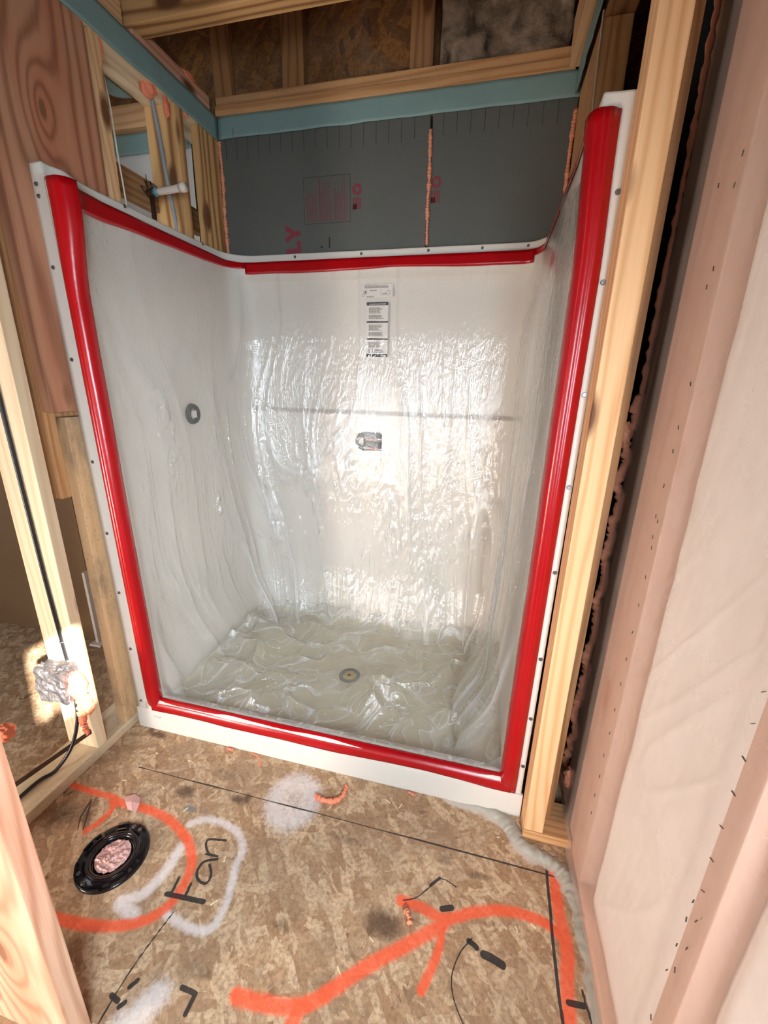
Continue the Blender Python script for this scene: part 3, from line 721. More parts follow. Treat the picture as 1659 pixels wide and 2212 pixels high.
# screws of the nailing flange
def screw(loc, nrm):
    bm = bmesh.new(); cyl_bm(bm, (0, 0, 0), nrm, .0062, .0048, .0028, 12)
    n = Vector(nrm); a = Vector((0, 0, 1)) if abs(n.z) < .5 else Vector((1, 0, 0)); b = n.cross(a)
    for u, v_ in ((a, b), (b, a)):
        q = [u*.0035+v_*.0007, u*.0035-v_*.0007, -u*.0035-v_*.0007, -u*.0035+v_*.0007]
        f = bm.faces.new([bm.verts.new(p+n*.003) for p in q])
    o = bm_obj('screw', bm, M['screw'], su); o.location = Vector(loc)-Vector(su.location); return o
for x, z in [(.016, 1.884), (.019, 1.855), (.015, 1.676), (.015, 1.42), (.016, 1.097), (.016, .842), (.016, .609), (.018, .368), (.018, .126), (.017, .055), (.017, .035)]:
    screw((float(warp(.033, z)), -.0025, z), (0, -1, 0))
for x, z in [(1.514, 1.764), (1.514, 1.595), (1.514, 1.355), (1.514, 1.128), (1.514, .89), (1.513, .613), (1.513, .398), (1.512, .21)]:
    screw((float(warp(1.522, z)), -.0025, z), (0, -1, 0))
for y in (.273, .681): screw((XL-.024, y, 1.922), (1, 0, 0))
for x in (.36, .683, .986, 1.215, 1.40): screw((x, YBK+.024, 1.922), (0, -1, 0))
# printed stickers on the back wall
ys = YBK+.026
lb = box('instruction_label', (.681, .832, ys, ys+.001, 1.742, 1.797), M['paper_white'], su, bev=0)
bm = bmesh.new()
def rows(bm, x0, x1, z0, z1, n, y, jit=.3, h=.6):
    st = (z1-z0)/n
    for i in range(n):
        z = z1-(i+1)*st; x = x0
        xe = x1-(x1-x0)*random.random()*jit
        while x < xe:
            l = random.uniform(.003, .011); flat_rect(bm, x, min(x+l, xe), z, z+st*h, y, .0003); x += l+.0016
rows(bm, .700, .815, 1.782, 1.794, 3, ys-.0004, .1); rows(bm, .71, .752, 1.744, 1.751, 2, ys-.0004); rows(bm, .725, .765, 1.770, 1.776, 1, ys-.0004); rows(bm, .785, .806, 1.757, 1.762, 1, ys-.0004)
o = bm_obj('printed_text', bm, M['ink_grey'], su); o.parent = lb; o.location = (0, 0, 0)
bm = bmesh.new()
for cx, cz, r in ((.703, 1.765, .009), (.692, 1.752, .006), (.812, 1.762, .0095)):
    for k in range(20):
        a, b = k/20*6.283, (k+1)/20*6.283
        flat_poly(bm, [(cx+r*math.cos(a), cz+r*math.sin(a)), (cx+r*math.cos(b), cz+r*math.sin(b)), (cx+(r-.0014)*math.cos(b), cz+(r-.0014)*math.sin(b)), (cx+(r-.0014)*math.cos(a), cz+(r-.0014)*math.sin(a))], ys-.0005, .0003)
flat_rect(bm, .700, .706, 1.761, 1.769, ys-.0005, .0003); flat_rect(bm, .777, .778, 1.752, 1.777, ys-.0005, .0003); flat_rect(bm, .778, .802, 1.752, 1.753, ys-.0005, .0003)
o = bm_obj('printed_drawing', bm, M['ink_dark'], su); o.parent = lb; o.location = (0, 0, 0)
lb2 = box('warranty_label', (.711, .813, ys, ys+.001, 1.487, 1.723), M['paper_white'], su, bev=0)
bm = bmesh.new()
for z0, z1 in ((1.710, 1.723), (1.6365, 1.6425), (1.5625, 1.5685), (1.487, 1.500)): flat_rect(bm, .7105, .8135, z0, z1, ys-.0006, .0004)
o = bm_obj('dark_bars', bm, M['ink_dark'], su); o.parent = lb2; o.location = (0, 0, 0)
bm = bmesh.new()
for zt in (1.703, 1.629, 1.555):
    rows(bm, .721, .785, zt-.026, zt, 6, ys-.0006, .3); rows(bm, .721, .800, zt-.050, zt-.031, 4, ys-.0006, .3)
    rows(bm, .721, .760, zt-.062, zt-.057, 1, ys-.0006, .1)
o = bm_obj('printed_text', bm, M['ink_grey'], su); o.parent = lb2; o.location = (0, 0, 0)
bm = bmesh.new()
rows(bm, .722, .805, 1.7135, 1.7195, 1, ys-.0010, .05); rows(bm, .780, .806, 1.4905, 1.4965, 1, ys-.0010, .05)
o = bm_obj('white_lettering', bm, M['paper_white'], su); o.parent = lb2; o.location = (0, 0, 0)
yc = YBK-.001
bm = bmesh.new(); cx, cz, r = .712, 1.088, .047
pts = [(cx, cz+r)]+[(cx+r*math.cos(a), cz+r*math.sin(a)) for a in np.linspace(math.pi/2, 3*math.pi/2, 24)[1:]]
flat_poly(bm, pts, yc-.001, .001); lb3 = bm_obj('round_sticker', bm, M['ink_dark'], su)
bm = bmesh.new(); rows(bm, .682, .706, 1.074, 1.108, 5, yc-.0014, .05, .75); o = bm_obj('white_lettering', bm, M['paper_white'], su); o.parent = lb3; o.location = (0, 0, 0)
lb4 = box('care_label', (.7125, .802, yc-.001, yc, 1.043, 1.134), M['paper_white'], su, bev=0)
bm = bmesh.new(); flat_rect(bm, .722, .790, 1.094, 1.104, yc-.0014, .0003); flat_rect(bm, .722, .790, 1.048, 1.058, yc-.0014, .0003)
o = bm_obj('red_bars', bm, M['ink_red'], su); o.parent = lb4; o.location = (0, 0, 0)
bm = bmesh.new(); rows(bm, .73, .785, 1.108, 1.124, 3, yc-.0014, .3); rows(bm, .73, .785, 1.064, 1.088, 4, yc-.0014, .3)
o = bm_obj('printed_text', bm, M['ink_grey'], su); o.parent = lb4; o.location = (0, 0, 0)

# ================================================================== RED TAPE
GT = 'red tape strips holding the clear sheet'
# --- columns: follow the front profile
def tape_col(mirror, z0, z1, label, top_flare=None):
    PO = PL+PN*.003
    seg = PO[3:14] if not mirror else [(WD-x, y) for x, y in PO[::-1][3:14]]
    seg = [tuple(seg[0])]+[tuple(p) for p in seg[1:]]
    # refine
    q = [tuple(p[:2]) for p in smooth_path([(a, b, 0) for a, b in seg], 3)]
    zz = np.linspace(z0, z1, 90); P = np.zeros((len(q), len(zz), 3))
    for j, z in enumerate(zz):
        for i, (x, y) in enumerate(q):
            s = i/(len(q)-1)
            x2 = x+(.004*(vnoise(np.array(z*7.), np.array(.5))-.5))*s
            if top_flare: x2, y2 = top_flare(x2, y, z, s)
            else: y2 = y
            P[i, j] = (float(warp(x2 if not mirror else WD-x2, z)), (y2*float(sstep(.09, .16, z))-.0035*(1-float(sstep(.09, .16, z))) if y2 < 0 else y2), z)
    o = grid_mesh('tape_strip', P, M['red_tape']); o.modifiers.new('t', 'SOLIDIFY').thickness = .0012
    return tag(recenter(o), label, 'tape', GT)
def flareL(x, y, z, s):     # widens to the inside near the top left
    f = float(sstep(1.58, 1.84, z)); return x+s*f*.030, y-s*f*.006
tape_col(False, .10, 1.893, 'red tape strip down the left edge of the shower opening', top_flare=flareL)
def flareR(x, y, z, s):
    f = float(sstep(1.85, 1.90, z)); return x+s*f*.006, y
tape_col(True, .088, 1.905, 'red tape strip down the right edge of the shower opening', top_flare=flareR)
# --- bottom strip on the threshold face
nx = 120; xs_ = np.linspace(.098, 1.487, nx); P = np.zeros((nx, 7, 3))
tp = [(-.0085, .106), (-.0085, .114), (-.0082, .120), (-.004, .1315), (.004, .138), (.012, .1425), (.018, .143)]
for i, x in enumerate(xs_):
    n1 = float(vnoise(np.array(x*9.), np.array(7.3)))-.5; cut = float(sstep(.80, 1.15, x))*(1-float(sstep(1.15, 1.45, x)))
    for j, (y, z) in enumerate(tp):
        k = j/6
        P[i, j] = (x, y, z + (1-k)*(-.010+n1*.006) + (1-k)*(.010*cut) )
o = grid_mesh('tape_strip', P, M['red_tape']); o.modifiers.new('t', 'SOLIDIFY').thickness = .0012
tag(recenter(o), 'red tape strip along the low front threshold of the shower', 'tape', GT)
# --- top strips following the inner wall
def tape_top(i0, i1, zlo, zhi, label, off=.006):
    P = []
    idx = list(range(i0, i1)); L = len(idx)
    for c, i in enumerate(idx):
        col = []
        for k in range(5):
            a, b = zlo(c/(L-1)), zhi(c/(L-1)); z = a+(b-a)*k/4
            x, y = PL[i]+PN[i]*(off+.004*(1-k/4)); 
            col.append((float(warp(x, z)), y, z))
        P.append(col)
    o = grid_mesh('tape_strip', np.array(P), M['red_tape']); o.modifiers.new('t', 'SOLIDIFY').thickness = .0012
    return tag(recenter(o), label, 'tape', GT)
iL0 = 13; iLc = 20+12+8       # left wall ends at corner
iB1 = iLc+69+1; 
nzf = lambda s, k: float(vnoise(np.array(s*9.+k), np.array(2.2)))-.5
tape_top(iL0, 20+12+6, lambda s: 1.842-.012*(1-s)+nzf(s, 1)*.006+.03*s, lambda s: 1.897-.003*nzf(s, 4), 'red tape strip along the top of the left shower wall')
tape_top(20+12+5, 20+12+8+72, lambda s: 1.850-.004*math.sin(s*9)+nzf(s, 3)*.006, lambda s: 1.899, 'red tape strip across the top of the back shower wall')
tape_top(20+12+8+71, len(PL)-13, lambda s: 1.872+nzf(s, 8)*.004, lambda s: 1.899, 'red tape strip along the top of the right shower wall')

# ================================================================== CLEAR PLASTIC SHEET
def build_sheet():
    # plan path inside the unit
    base = [(.1155, .014), (.1135, .028), (.108, .045), (.100, .12), (.100, .30), (.106, .55), (.122, .72), (.156, .815), (.240, .855), (.45, .872), (.75, .874), (1.05, .872), (1.30, .862),
            (1.385, .825), (1.418, .73), (1.420, .5), (1.412, .28), (1.425, .12), (1.450, .055), (1.4585, .028), (1.4615, .014)]
    sp = np.array([tuple(p)[:2] for p in smooth_path([(a, b, 0) for a, b in base], 12)])
    d = np.r_[0, np.cumsum(np.hypot(*np.diff(sp, axis=0).T))]; L = d[-1]
    ns, nz = 980, 520
    s = np.linspace(0, L, ns); bx = np.interp(s, d, sp[:, 0]); by = np.interp(s, d, sp[:, 1])
    wp = (PL+PN*.0035)[12:len(PL)-12]; dw = np.r_[0, np.cumsum(np.hypot(*np.diff(wp, axis=0).T))]/np.hypot(*np.diff(wp, axis=0).T).sum()
    wxx = np.interp(s/L, dw, wp[:, 0])[:, None]; wyy = np.interp(s/L, dw, wp[:, 1])[:, None]
    T = np.stack([np.gradient(bx), np.gradient(by)], 1); T /= np.linalg.norm(T, axis=1)[:, None]
    Nn = np.stack([T[:, 1], -T[:, 0]], 1); 
    tz = np.linspace(0, 1, nz)
    S, Tz = np.meshgrid(s, tz, indexing='ij')
    zt = 1.882-.008*vnoise(S*9, S*0+.5)-.07*sstep(L-.5, L-.05, S); zb = .075
    front = np.clip(np.minimum(S, L-S)/.10, 0, 1)
    zb = .150-.080*front
    Z = zb+(zt-zb)*Tz
    H = 1-Tz                                     # 0 at the top, 1 at the floor
    amp = .15+.85*sstep(.08, .75, H)
    # leaning vertical folds
    lean = (fbm(S*1.3, Z*.9, 2)-.45)*.55+.05*(S-1.5)*H
    u = S+lean
    f1 = (ridge(u*5.0, Z*.55)**3)*.030
    f2 = (ridge(u*14+3, Z*1.1+5)**4)*.013
    f3 = (ridge(u*38+9, Z*2.8+1)**3)*.0042
    patch = sstep(.50, .72, fbm(S*3.3+4, Z*1.6+8, 3))           # crumpled zones
    for s0, w0, z0, h0 in ((1.20, .055, .95, .42), (1.03, .035, .85, .40), (.42, .05, .85, .35), (.16, .05, 1.15, .35), (1.62, .05, .60, .40), (2.05, .05, .95, .35), (2.30, .07, .65, .35), (.80, .03, .60, .3), (2.55, .06, .45, .3)):
        patch = np.maximum(patch, np.exp(-((u-s0)/w0)**2*.7-((Z-z0)/h0)**2*1.2))
    f4 = patch*(np.abs(2*_lin(u*34, Z*18)-1)*.0100 + np.abs(2*_lin(u*95+3, Z*50)-1)*.0022)
    D = amp*(f1*(.4+.9*H)+f2+f3)+f4*(.4+.8*sstep(.1, .5, H))
    edge = sstep(0, .06, np.minimum(S, L-S)); D = D*(.12+.88*edge)
    D *= sstep(0, .03, Tz*0+1-Tz)*1.0
    corner = .0
    # bottom gathers inwards over the pan
    low = (1-sstep(.08, .42, Z))*(.4+.9*fbm(S*4, Z*2+3, 3))
    D = D+low*.10*edge
    side = sstep(.05, .30, np.minimum(S, L-S))
    kt = sstep(1.55, 1.85, Z)*(1-.75*sstep(2.62, 2.75, S)*(1-sstep(L-.12, L-.03, S)))
    D = D*(1-.8*kt)
    bx_ = bx[:, None]*(1-kt)+wxx*kt; by_ = by[:, None]*(1-kt)+wyy*kt
    xx = bx_+Nn[:, 0:1]*D; yy = by_+Nn[:, 1:2]*D
    yy = np.where((S < .08) | (S > L-.08), np.minimum(yy, yy), yy)
    W = np.stack([warp(xx, Z), yy, Z], -1)
    fold_glintW = np.clip(ridge(u*5.0, Z*.55)**15*.6+ridge(u*14+3, Z*1.1+5)**12*.55*sstep(.35, .6, fbm(S*4, Z*2, 2))+ridge(u*38+9, Z*2.8+1)**11*.45*amp*sstep(.4, .6, fbm(S*7+3, Z*3, 2))+np.clip(f4*260-.9, 0, 1)*.5*patch, 0, 1)*(.15+.85*amp)*edge  # whitened creases: overlapping film layers plus painted highlight streaks
    # pool on the pan
    nx, ny = 620, 420
    X, Y = np.meshgrid(np.linspace(.104, 1.462, nx), np.linspace(.012, .868, ny), indexing='ij')
    ex = np.minimum(X-.104, 1.462-X); ey = .868-Y; ef = Y-.012
    clear = np.exp(-(((X-.79)/.13)**2+((Y-.47)/.15)**2)*1.4)
    right = np.exp(-(((X-1.18)/.25)**2+((Y-.80)/.28)**2))
    pile = .030+.062*sstep(.35, .70, fbm(X*3.2+2, Y*3.6+5, 3))
    wx = X+(fbm(X*5, Y*5+2, 3)-.45)*.25; wy = Y+(fbm(X*5+9, Y*5, 3)-.45)*.25
    r1 = ridge(wx*7+1, wy*8)**2; r2 = ridge(wx*17, wy*19+4)**2; r3 = ridge(wx*44+2, wy*46)**2; r4 = ridge(wx*95, wy*99)
    fac = lambda a, b: np.abs(2*_lin(a, b)-1)
    g1 = fac(wx*9+5, wy*10+2); g2 = fac(wx*21+5, wy*23+2); g3 = fac(wx*50, wy*52)
    calm = .35+.65*sstep(.40, .62, fbm(X*4+8, Y*4+3, 3))
    hgt = pile*(.35+.65*r1)+(.030*g1+.014*g2+.0035*g3)*calm+.0008*r4
    hgt = hgt*(1-.86*clear)*(1-.35*right)
    hgt = hgt*sstep(0, .05, ex+.015)*(.12+.88*sstep(.01, .09, ef))
    Zp = .064+hgt
    Zp = Zp+.085*(1-sstep(0, .05, ef))          # climbs over the threshold
    Zp = np.where(ef < .03, np.maximum(Zp, .146-.0*ef), Zp)
    Zp = Zp+.05*(1-sstep(0, .06, ey))+.04*(1-sstep(0, .05, ex))
    Q = np.stack([warp(X, Zp), Y, Zp], -1)
    fold_glintQ = np.clip(.04+.5*(1-g1)**8+.5*(1-g2)**12+.35*r1**14, 0, 1)*(1-.8*clear)
    def faces(n1, n2, o):
        idx = np.arange(n1*n2).reshape(n1, n2)+o
        return np.stack([idx[:-1, :-1].ravel(), idx[1:, :-1].ravel(), idx[1:, 1:].ravel(), idx[:-1, 1:].ravel()], 1)
    V = np.vstack([W.reshape(-1, 3), Q.reshape(-1, 3)]); F = np.vstack([faces(ns, nz, 0), faces(nx, ny, ns*nz)])
    o = np_mesh('plastic_sheet', V, F, M['poly_drape'])
    fa = o.data.attributes.new('fold_glint', 'FLOAT', 'POINT'); fa.data.foreach_set('value', np.concatenate([fold_glintW.ravel(), fold_glintQ.ravel()]).astype(np.float32))
    return tag(recenter(o), 'clear crinkled plastic sheet draped inside the shower and bunched on its pan', 'plastic sheet')
build_sheet()

# ================================================================== RIGHT WALL: vapour barrier sheet
vb = empty('vapor_barrier', (1.67, -.3, 0), 'translucent plastic sheet stapled over the studs and insulation of the right wall', 'plastic sheet')
def vb_sheet():
    ny, nz = 200, 420
    t_ = np.linspace(0, 1, ny); zz = np.linspace(.0, 2.62, nz)
    TT, Z = np.meshgrid(t_, zz, indexing='ij')
    yl = .085-.03*sstep(1.0, 2.2, Z)+.02*(vnoise(Z*2.2, Z*0+1)-.5)-.03*(1-sstep(0., .5, Z))
    yr = np.where(Z > 1.38, -.60, -.84)
    yr = -.84+.22*sstep(1.30, 1.42, Z)
    Y = yl+(yr-yl)*TT
    X = np.full(Y.shape, 1.669)
    inb = sstep(-.195, -.25, Y)*(1-sstep(-.53, -.58, Y))
    X += inb*(.006+.010*fbm(Y*4, Z*3, 3))
    X += -sstep(.02, .085, Y)*.0+(vnoise(Y*60+Z*6, Z*3)-.5)*.0012
    # diagonal tension creases
    dg = ridge((Y*.8+Z*.55)*16, (Z-Y)*1.3)**6; X -= inb*dg*.006*(1-sstep(.9, 1.3, Z))
    bl = np.exp(-(((Y+.33)/.03)**2+((Z-1.17)/.06)**2)); X -= bl*.010*fbm(Y*60, Z*60, 2)
    foot = 1-sstep(0, .10, Z); X -= foot*.012*(.5+fbm(Y*9, Z*9, 2))
    o = grid_mesh('sheet', np.stack([X, Y, Z], -1), M['poly_wall'], vb)
vb_sheet()
ST = [(-.185, 1.742), (-.18, 1.7), (-.116, 1.723), (-.173, 1.578), (-.162, 1.551), (-.187, 1.383), (-.177, 1.302), (-.177, 1.255), (-.171, 1.183), (-.166, 1.116), (-.18, 1.109), (-.173, 1.072), (-.18, 1.05), (-.183, .982), (-.181, .913), (-.18, .843), (-.18, .771), (-.18, .702), (-.18, .626), (-.181, .556), (-.177, .482), (-.18, .416), (-.176, .347), (-.18, .289),
      (-.59, 1.018), (-.591, .97), (-.596, .918), (-.599, .862), (-.599, .801), (-.602, .742), (-.606, .684), (-.596, .645), (-.595, .603), (-.613, .631), (-.594, .541), (-.614, .571), (-.592, .474), (-.607, .505), (-.594, .35)]
bm = bmesh.new(); bm_box(bm, -.0012, .0006, -.0004, .0004, -.0042, .0042); sme = bpy.data.meshes.new('staple'); bm.to_mesh(sme); bm.free(); sme.materials.append(M['staple'])
for i, (y, z) in enumerate(ST):
    o = bpy.data.objects.new('staple', sme); C.objects.link(o); o.parent = vb
    o.location = Vector((1.6675, y, z))-Vector(vb.location); o.rotation_euler = (random.uniform(-.6, .3)+(1.35 if y < -.5 and z > .65 else .0), 0, 0)
# foam sealing the gap behind the sheet edge
pts = []
for i in range(36):
    z = .10+i*.036; pts.append((1.684+random.uniform(-.009, .009), .150+random.uniform(-.006, .006), z))
foam_bead('foam_bead', 'lumpy pink foam bead in the dark gap between stud and wall sheet, lower part', pts, .013, wob=.30, grp='pink foam beads', n=5)
pts = [(1.690, .150, z) for z in np.linspace(1.34, 2.55, 12)]
foam_bead('foam_bead', 'thin brown-pink foam line in the dark gap beside the wall sheet, upper part', pts, .007, wob=.4, grp='pink foam beads', n=10)
blob('foam_dab', 'fat pink foam lump at the middle of the dark gap', (1.665, .145, 1.25), .022, 'pink_foam', seed=8, sq=(.8, .8, 1.6), grp='pink foam dabs in the framing')
blob('foam_dab', 'pink foam lump at the foot of the dark gap', (1.672, .06, .14), .024, 'pink_foam', seed=9, sq=(.7, .8, 1.6), grp='pink foam dabs in the framing')
lumber('stud', 'shaded stud edge in the dark gap behind the foam bead', (1.705, 1.81, .165, .203, .035, 2.60), 'wood_dark', group=G_W)
tag(box('gap_shade_sheet', (1.63, 1.812, .30, .315, 0, 3.0), M['shade_black'], bev=0), 'added dark sheet standing in for the shade inside the gap right of the shower', 'sheathing')  # dark sheet added to paint the unlit depth of the gap
# caulk bead along the floor
CP = [(1.30, .0), (1.433, -.012), (1.495, -.045), (1.53, -.095), (1.599, -.118), (1.648, -.15), (1.668, -.22), (1.676, -.30), (1.680, -.40), (1.682, -.6), (1.682, -.86)]
sp = smooth_path([(a, b, 0) for a, b in CP], 22); n = len(sp); P = np.zeros((n, 9, 3))
for i, p in enumerate(sp):
    t_ = (sp[min(i+1, n-1)]-sp[max(i-1, 0)]).normalized(); nn = Vector((-t_.y, t_.x, 0))
    wd = (.013+.011*float(fbm(np.array(i*.23), np.array(1.), 3))*2)*min(1, .15+i/40)
    for k in range(9):
        a = k/8*2-1; q = p+nn*a*wd; h = max(0, 1-a*a)*(.006+.012*float(fbm(np.array(i*.35), np.array(k*.5), 3)))*min(1, .2+i/30)
        P[i, k] = (q.x, q.y, h)
o = grid_mesh('caulk_bead', P, M['caulk']); tag(recenter(o), 'messy grey sealant smeared along the floor edge by the shower and wall sheet', 'sealant')

# ================================================================== LEFT: neighbouring room
lp = empty('leaning_panel', (-1.4, .44, 0), 'large smooth brown panel standing upright in the next room at left', 'panel')
box('sheet', (-2.3, -.625, .42, .455, .0, 1.20), M['brown_panel'], lp)
box('metal_edge', (-2.3, -.55, .415, .46, 1.202, 1.235), M['metal_grey'], lp)
brk = empty('plastic_bracket', (-.60, .41, 0), 'small white plastic bracket on the floor at the foot of the brown panel', 'bracket')
box('base', (-.645, -.575, .37, .43, 0, .012), M['white_pvc'], brk); box('upright', (-.622, -.605, .39, .425, .012, .42), M['white_pvc'], brk)
# far walls visible through the framing
fw = empty('wall_sheet', (-1.3, .96, 0), 'pale translucent sheet over the far wall of the next room behind the framing', 'plastic sheet')
P = np.zeros((40, 40, 3))
for i, x in enumerate(np.linspace(-2.55, -.15, 40)):
    for j, z in enumerate(np.linspace(.0, 2.44, 40)): P[i, j] = (x, .955+.006*math.sin(x*9)+.003*math.sin(z*14+x*7), z)
grid_mesh('sheet', P, M['white_plaster'], fw)
lumber('top_plate', 'pale beam along the far room wall seen through the opening at upper left', (-2.5, -.20, .90, 1.0, 2.47, 2.56), 'wood_light', 'x', cat='lumber')
lumber('joist_end', 'dark timber end resting on the far room beam', (-.37, -.30, .70, .95, 2.562, 2.70), 'wood_dark', 'y', cat='lumber')
for k, (c, r) in enumerate([((-.35, .80, 1.95), .05), ((-.30, .82, 1.90), .045)]):
    pass
tag(box('insulation_block', (-.62, -.30, .80, .93, 1.88, 2.02), M['drain_yellow'], bev=.015), 'yellowish lit block glimpsed below the blocking behind the pipe', 'insulation')  # yellow colour stands in for the light falling on these lumps

# pipe with shower stub
pp = empty('shower_arm_pipe', (-.05, .53, 1.2), 'brown riser pipe with a white capped stub pointing into the shower alcove', 'pipe')
tube('riser', [(-.05, .53, 1.2), (-.05, .53, 1.6), (-.05, .53, 2.045)], .009, M['copper'], pp, n=3, seg=14)
tube('elbow', [(-.065, .53, 2.055), (-.05, .53, 2.058), (-.035, .53, 2.06)], .015, M['copper'], pp, n=3, seg=14)
tube('tape_wrap', [(-.034, .53, 2.06), (-.022, .53, 2.06)], .0155, M['blue_tape'], pp, n=1, seg=14)
tube('stub', [(-.022, .53, 2.06), (.03, .53, 2.062), (.085, .53, 2.066)], .0125, M['white_pvc'], pp, n=3, seg=16)
tube('cap', [(.080, .53, 2.066), (.105, .53, 2.068)], .017, M['white_pvc'], pp, n=1, seg=16)
bm = bmesh.new()
for k in range(7):
    a = k*.9; tube_bm(bm, [(-.06, .53, 2.06), (-.06+.02*math.cos(a), .53+.012*math.sin(a*1.7), 2.07+.02*math.sin(a)), (-.07+.03*math.cos(a), .53, 2.07+.035*abs(math.sin(a)))], .0016, 5)
tube_bm(bm, [(-.065, .53, 2.06), (-.066, .53, 2.12)], .0015, 5)
bm_obj('wire_tie', bm, M['black_cable'], pp, True)
# cables
def cable(name, label, pts, r, mat, grp=None): 
    o = tube(name, pts, r, M[mat], None, 10, 8); return tag(o, label, 'cable', grp)
cable('cable', 'grey cable hanging from the foam dab down behind the pipe', [(-.04, .575, 2.395), (-.045, .60, 2.32), (-.05, .625, 2.17), (-.05, .645, 2.05), (-.05, .66, 1.95), (-.05, .665, 1.80)], .0085, 'grey_cable')
cable('cable', 'thin white wire hanging beside the stud edge right of the pink board', [(-.02, .325, 2.37), (-.02, .345, 2.25), (-.015, .345, 2.10), (-.012, .350, 1.95), (-.012, .345, 1.80)], .003, 'white_cable')
cable('cable', 'thin pale wire running down the brown stud above the right shower wall', [(1.521, .56, 2.41), (1.520, .53, 2.25), (1.520, .50, 2.10), (1.520, .50, 1.92)], .0028, 'white_cable')
cable('cable', 'black cable stapled down the pale knotty stud to the foil box', [(-.060, -.178, 2.39), (-.060, -.178, 1.9), (-.062, -.178, 1.376), (-.060, -.178, 1.1), (-.055, -.178, .72), (-.045, -.178, .46), (-.040, -.180, .43)], .0055, 'black_cable')
cable('cable', 'black cable curving from the foil box down over the bottom plate', [(-.030, -.190, .27), (-.022, -.205, .20), (-.030, -.240, .11), (-.055, -.29, .050), (-.075, -.34, .047), (-.075, -.45, .047), (-.08, -.70, .047)], .006, 'black_cable')
tube('cable_staple', [(-.057, -.174, .50), (-.046, -.187, .50), (-.035, -.174, .50)], .0012, M['screw'], None, 4, 6)
tag(bpy.data.objects['cable_staple'], 'tiny metal staple over the black cable above the foil box', 'staple')
st_ = empty('metal_strap', (-.06, -.25, .05), 'thin rusty perforated metal strap leaning above the bottom plate', 'strap')
bm = bmesh.new()
a, b = Vector((-.155, -.46, .045)), Vector((-.012, -.162, .118)); dr_ = (b-a).normalized(); u = Vector((0, 0, 1)); sd = (u-dr_*u.dot(dr_)).normalized(); nn = dr_.cross(sd)
fr = [a+sd*.009, a-sd*.009, b-sd*.009, b-dr_*.008, b+sd*.009]
va = [bm.verts.new(p+nn*.0008) for p in fr]; vb_ = [bm.verts.new(p-nn*.0008) for p in fr]
bm.faces.new(va); bm.faces.new(vb_[::-1])
for i in range(5): bm.faces.new((va[i], vb_[i], vb_[(i+1) % 5], va[(i+1) % 5]))
bm_obj('strap', bm, M['rust_metal'], st_)
bm = bmesh.new()
L_ = (b-a).length
for k in range(13):
    c_ = a+dr_*(.014+k*.026); cyl_bm(bm, c_-nn*.0012, nn, .0022, .0022, .0024, 10)
bm_obj('nail_holes', bm, M['drain_metal'], st_)

# foil wrapped electrical box with foam
eb = empty('electrical_box', (-.06, -.19, .28), 'electrical box wrapped in crinkled foil on the pale stud, sunlit', 'electrical box')
def lumpy_box(name, c, d, mat, parent, amp=.012, seed=0, cuts=9):
    bm = bmesh.new(); bmesh.ops.create_cube(bm, size=1); bmesh.ops.subdivide_edges(bm, edges=bm.edges[:], cuts=cuts, use_grid_fill=True)
    for v in bm.verts:
        p = v.co.copy(); n = p.normalized()
        k = float(fbm(np.array(p.x*5+seed+9), np.array(p.y*5+p.z*7+seed+9), 3))-.45
        v.co = Vector(c)+Vector((p.x*d[0], p.y*d[1], p.z*d[2]))*.92+n*amp*k*3
    return bm_obj(name, bm, M[mat], parent, False)
lumpy_box('foil_cover', (-.066, -.206, .352), (.135, .066, .135), 'foil', eb, .010, 3)
blob('foam_overflow', None, (.000, -.196, .345), .050, 'orange_foam', seed=12, parent=eb, sq=(.75, .55, 1.15), amp=.3)
blob('foam_drip', None, (.014, -.194, .262), .034, 'orange_foam', seed=14, parent=eb, sq=(.9, .6, 1.2), amp=.6)
foam_bead('foam_tail', None, [(-.004, -.200, .235), (.004, -.206, .195), (.018, -.212, .172), (.030, -.218, .165)], .010, 'orange_foam', parent=eb)

# near stud at the lower left
lumber('stud', 'big pinkish grainy board in the near lower left corner', (.300, .574, -.776, -.737, 0, 2.4), 'wood_near', cat='lumber')
blob('foam_dab', 'orange foam dab at the left edge of the photo above the near board', (.015, -.43, .37), .022, seed=20, grp='pink foam dabs in the framing', sq=(1, 1, 1.3))
lumber('stud', 'left partition stud behind the near board, mostly hidden', (-.14, 0, -.56, -.522, .04, 2.4), 'wood_light', group=G_L) if False else None

# ================================================================== TOILET FLANGE
tf = empty('toilet_flange', (.335, -.445, 0), 'glossy black plastic toilet flange ring screwed to the floor inside the orange circle', 'toilet flange')
CX, CY = .335, -.445
def revolve(bm, prof, seg=72, gaps=None, c=(CX, CY)):
    rr = []
    for r, z in prof: rr.append([bm.verts.new((c[0]+r*math.cos(k/seg*2*math.pi), c[1]+r*math.sin(k/seg*2*math.pi), z)) for k in range(seg)])
    for a_, b_ in zip(rr[:-1], rr[1:]):
        for k in range(seg): bm.faces.new((a_[k], a_[(k+1) % seg], b_[(k+1) % seg], b_[k]))
bm = bmesh.new(); revolve(bm, [(.0605, .0), (.0605, .010), (.062, .0125), (.066, .0135), (.070, .0115), (.072, .0085), (.092, .0085), (.0955, .0075), (.097, .005), (.097, 0)])
bm_obj('flange_ring', bm, M['black_plastic'], tf, True)
bm = bmesh.new(); revolve(bm, [(.0605, .011), (.0575, .0115), (.0545, .009), (.053, .0), (.052, -.004), (.052, .001), (.001, .001)], 48)
bm_obj('inner_collar', bm, M['black_plastic'], tf, True)
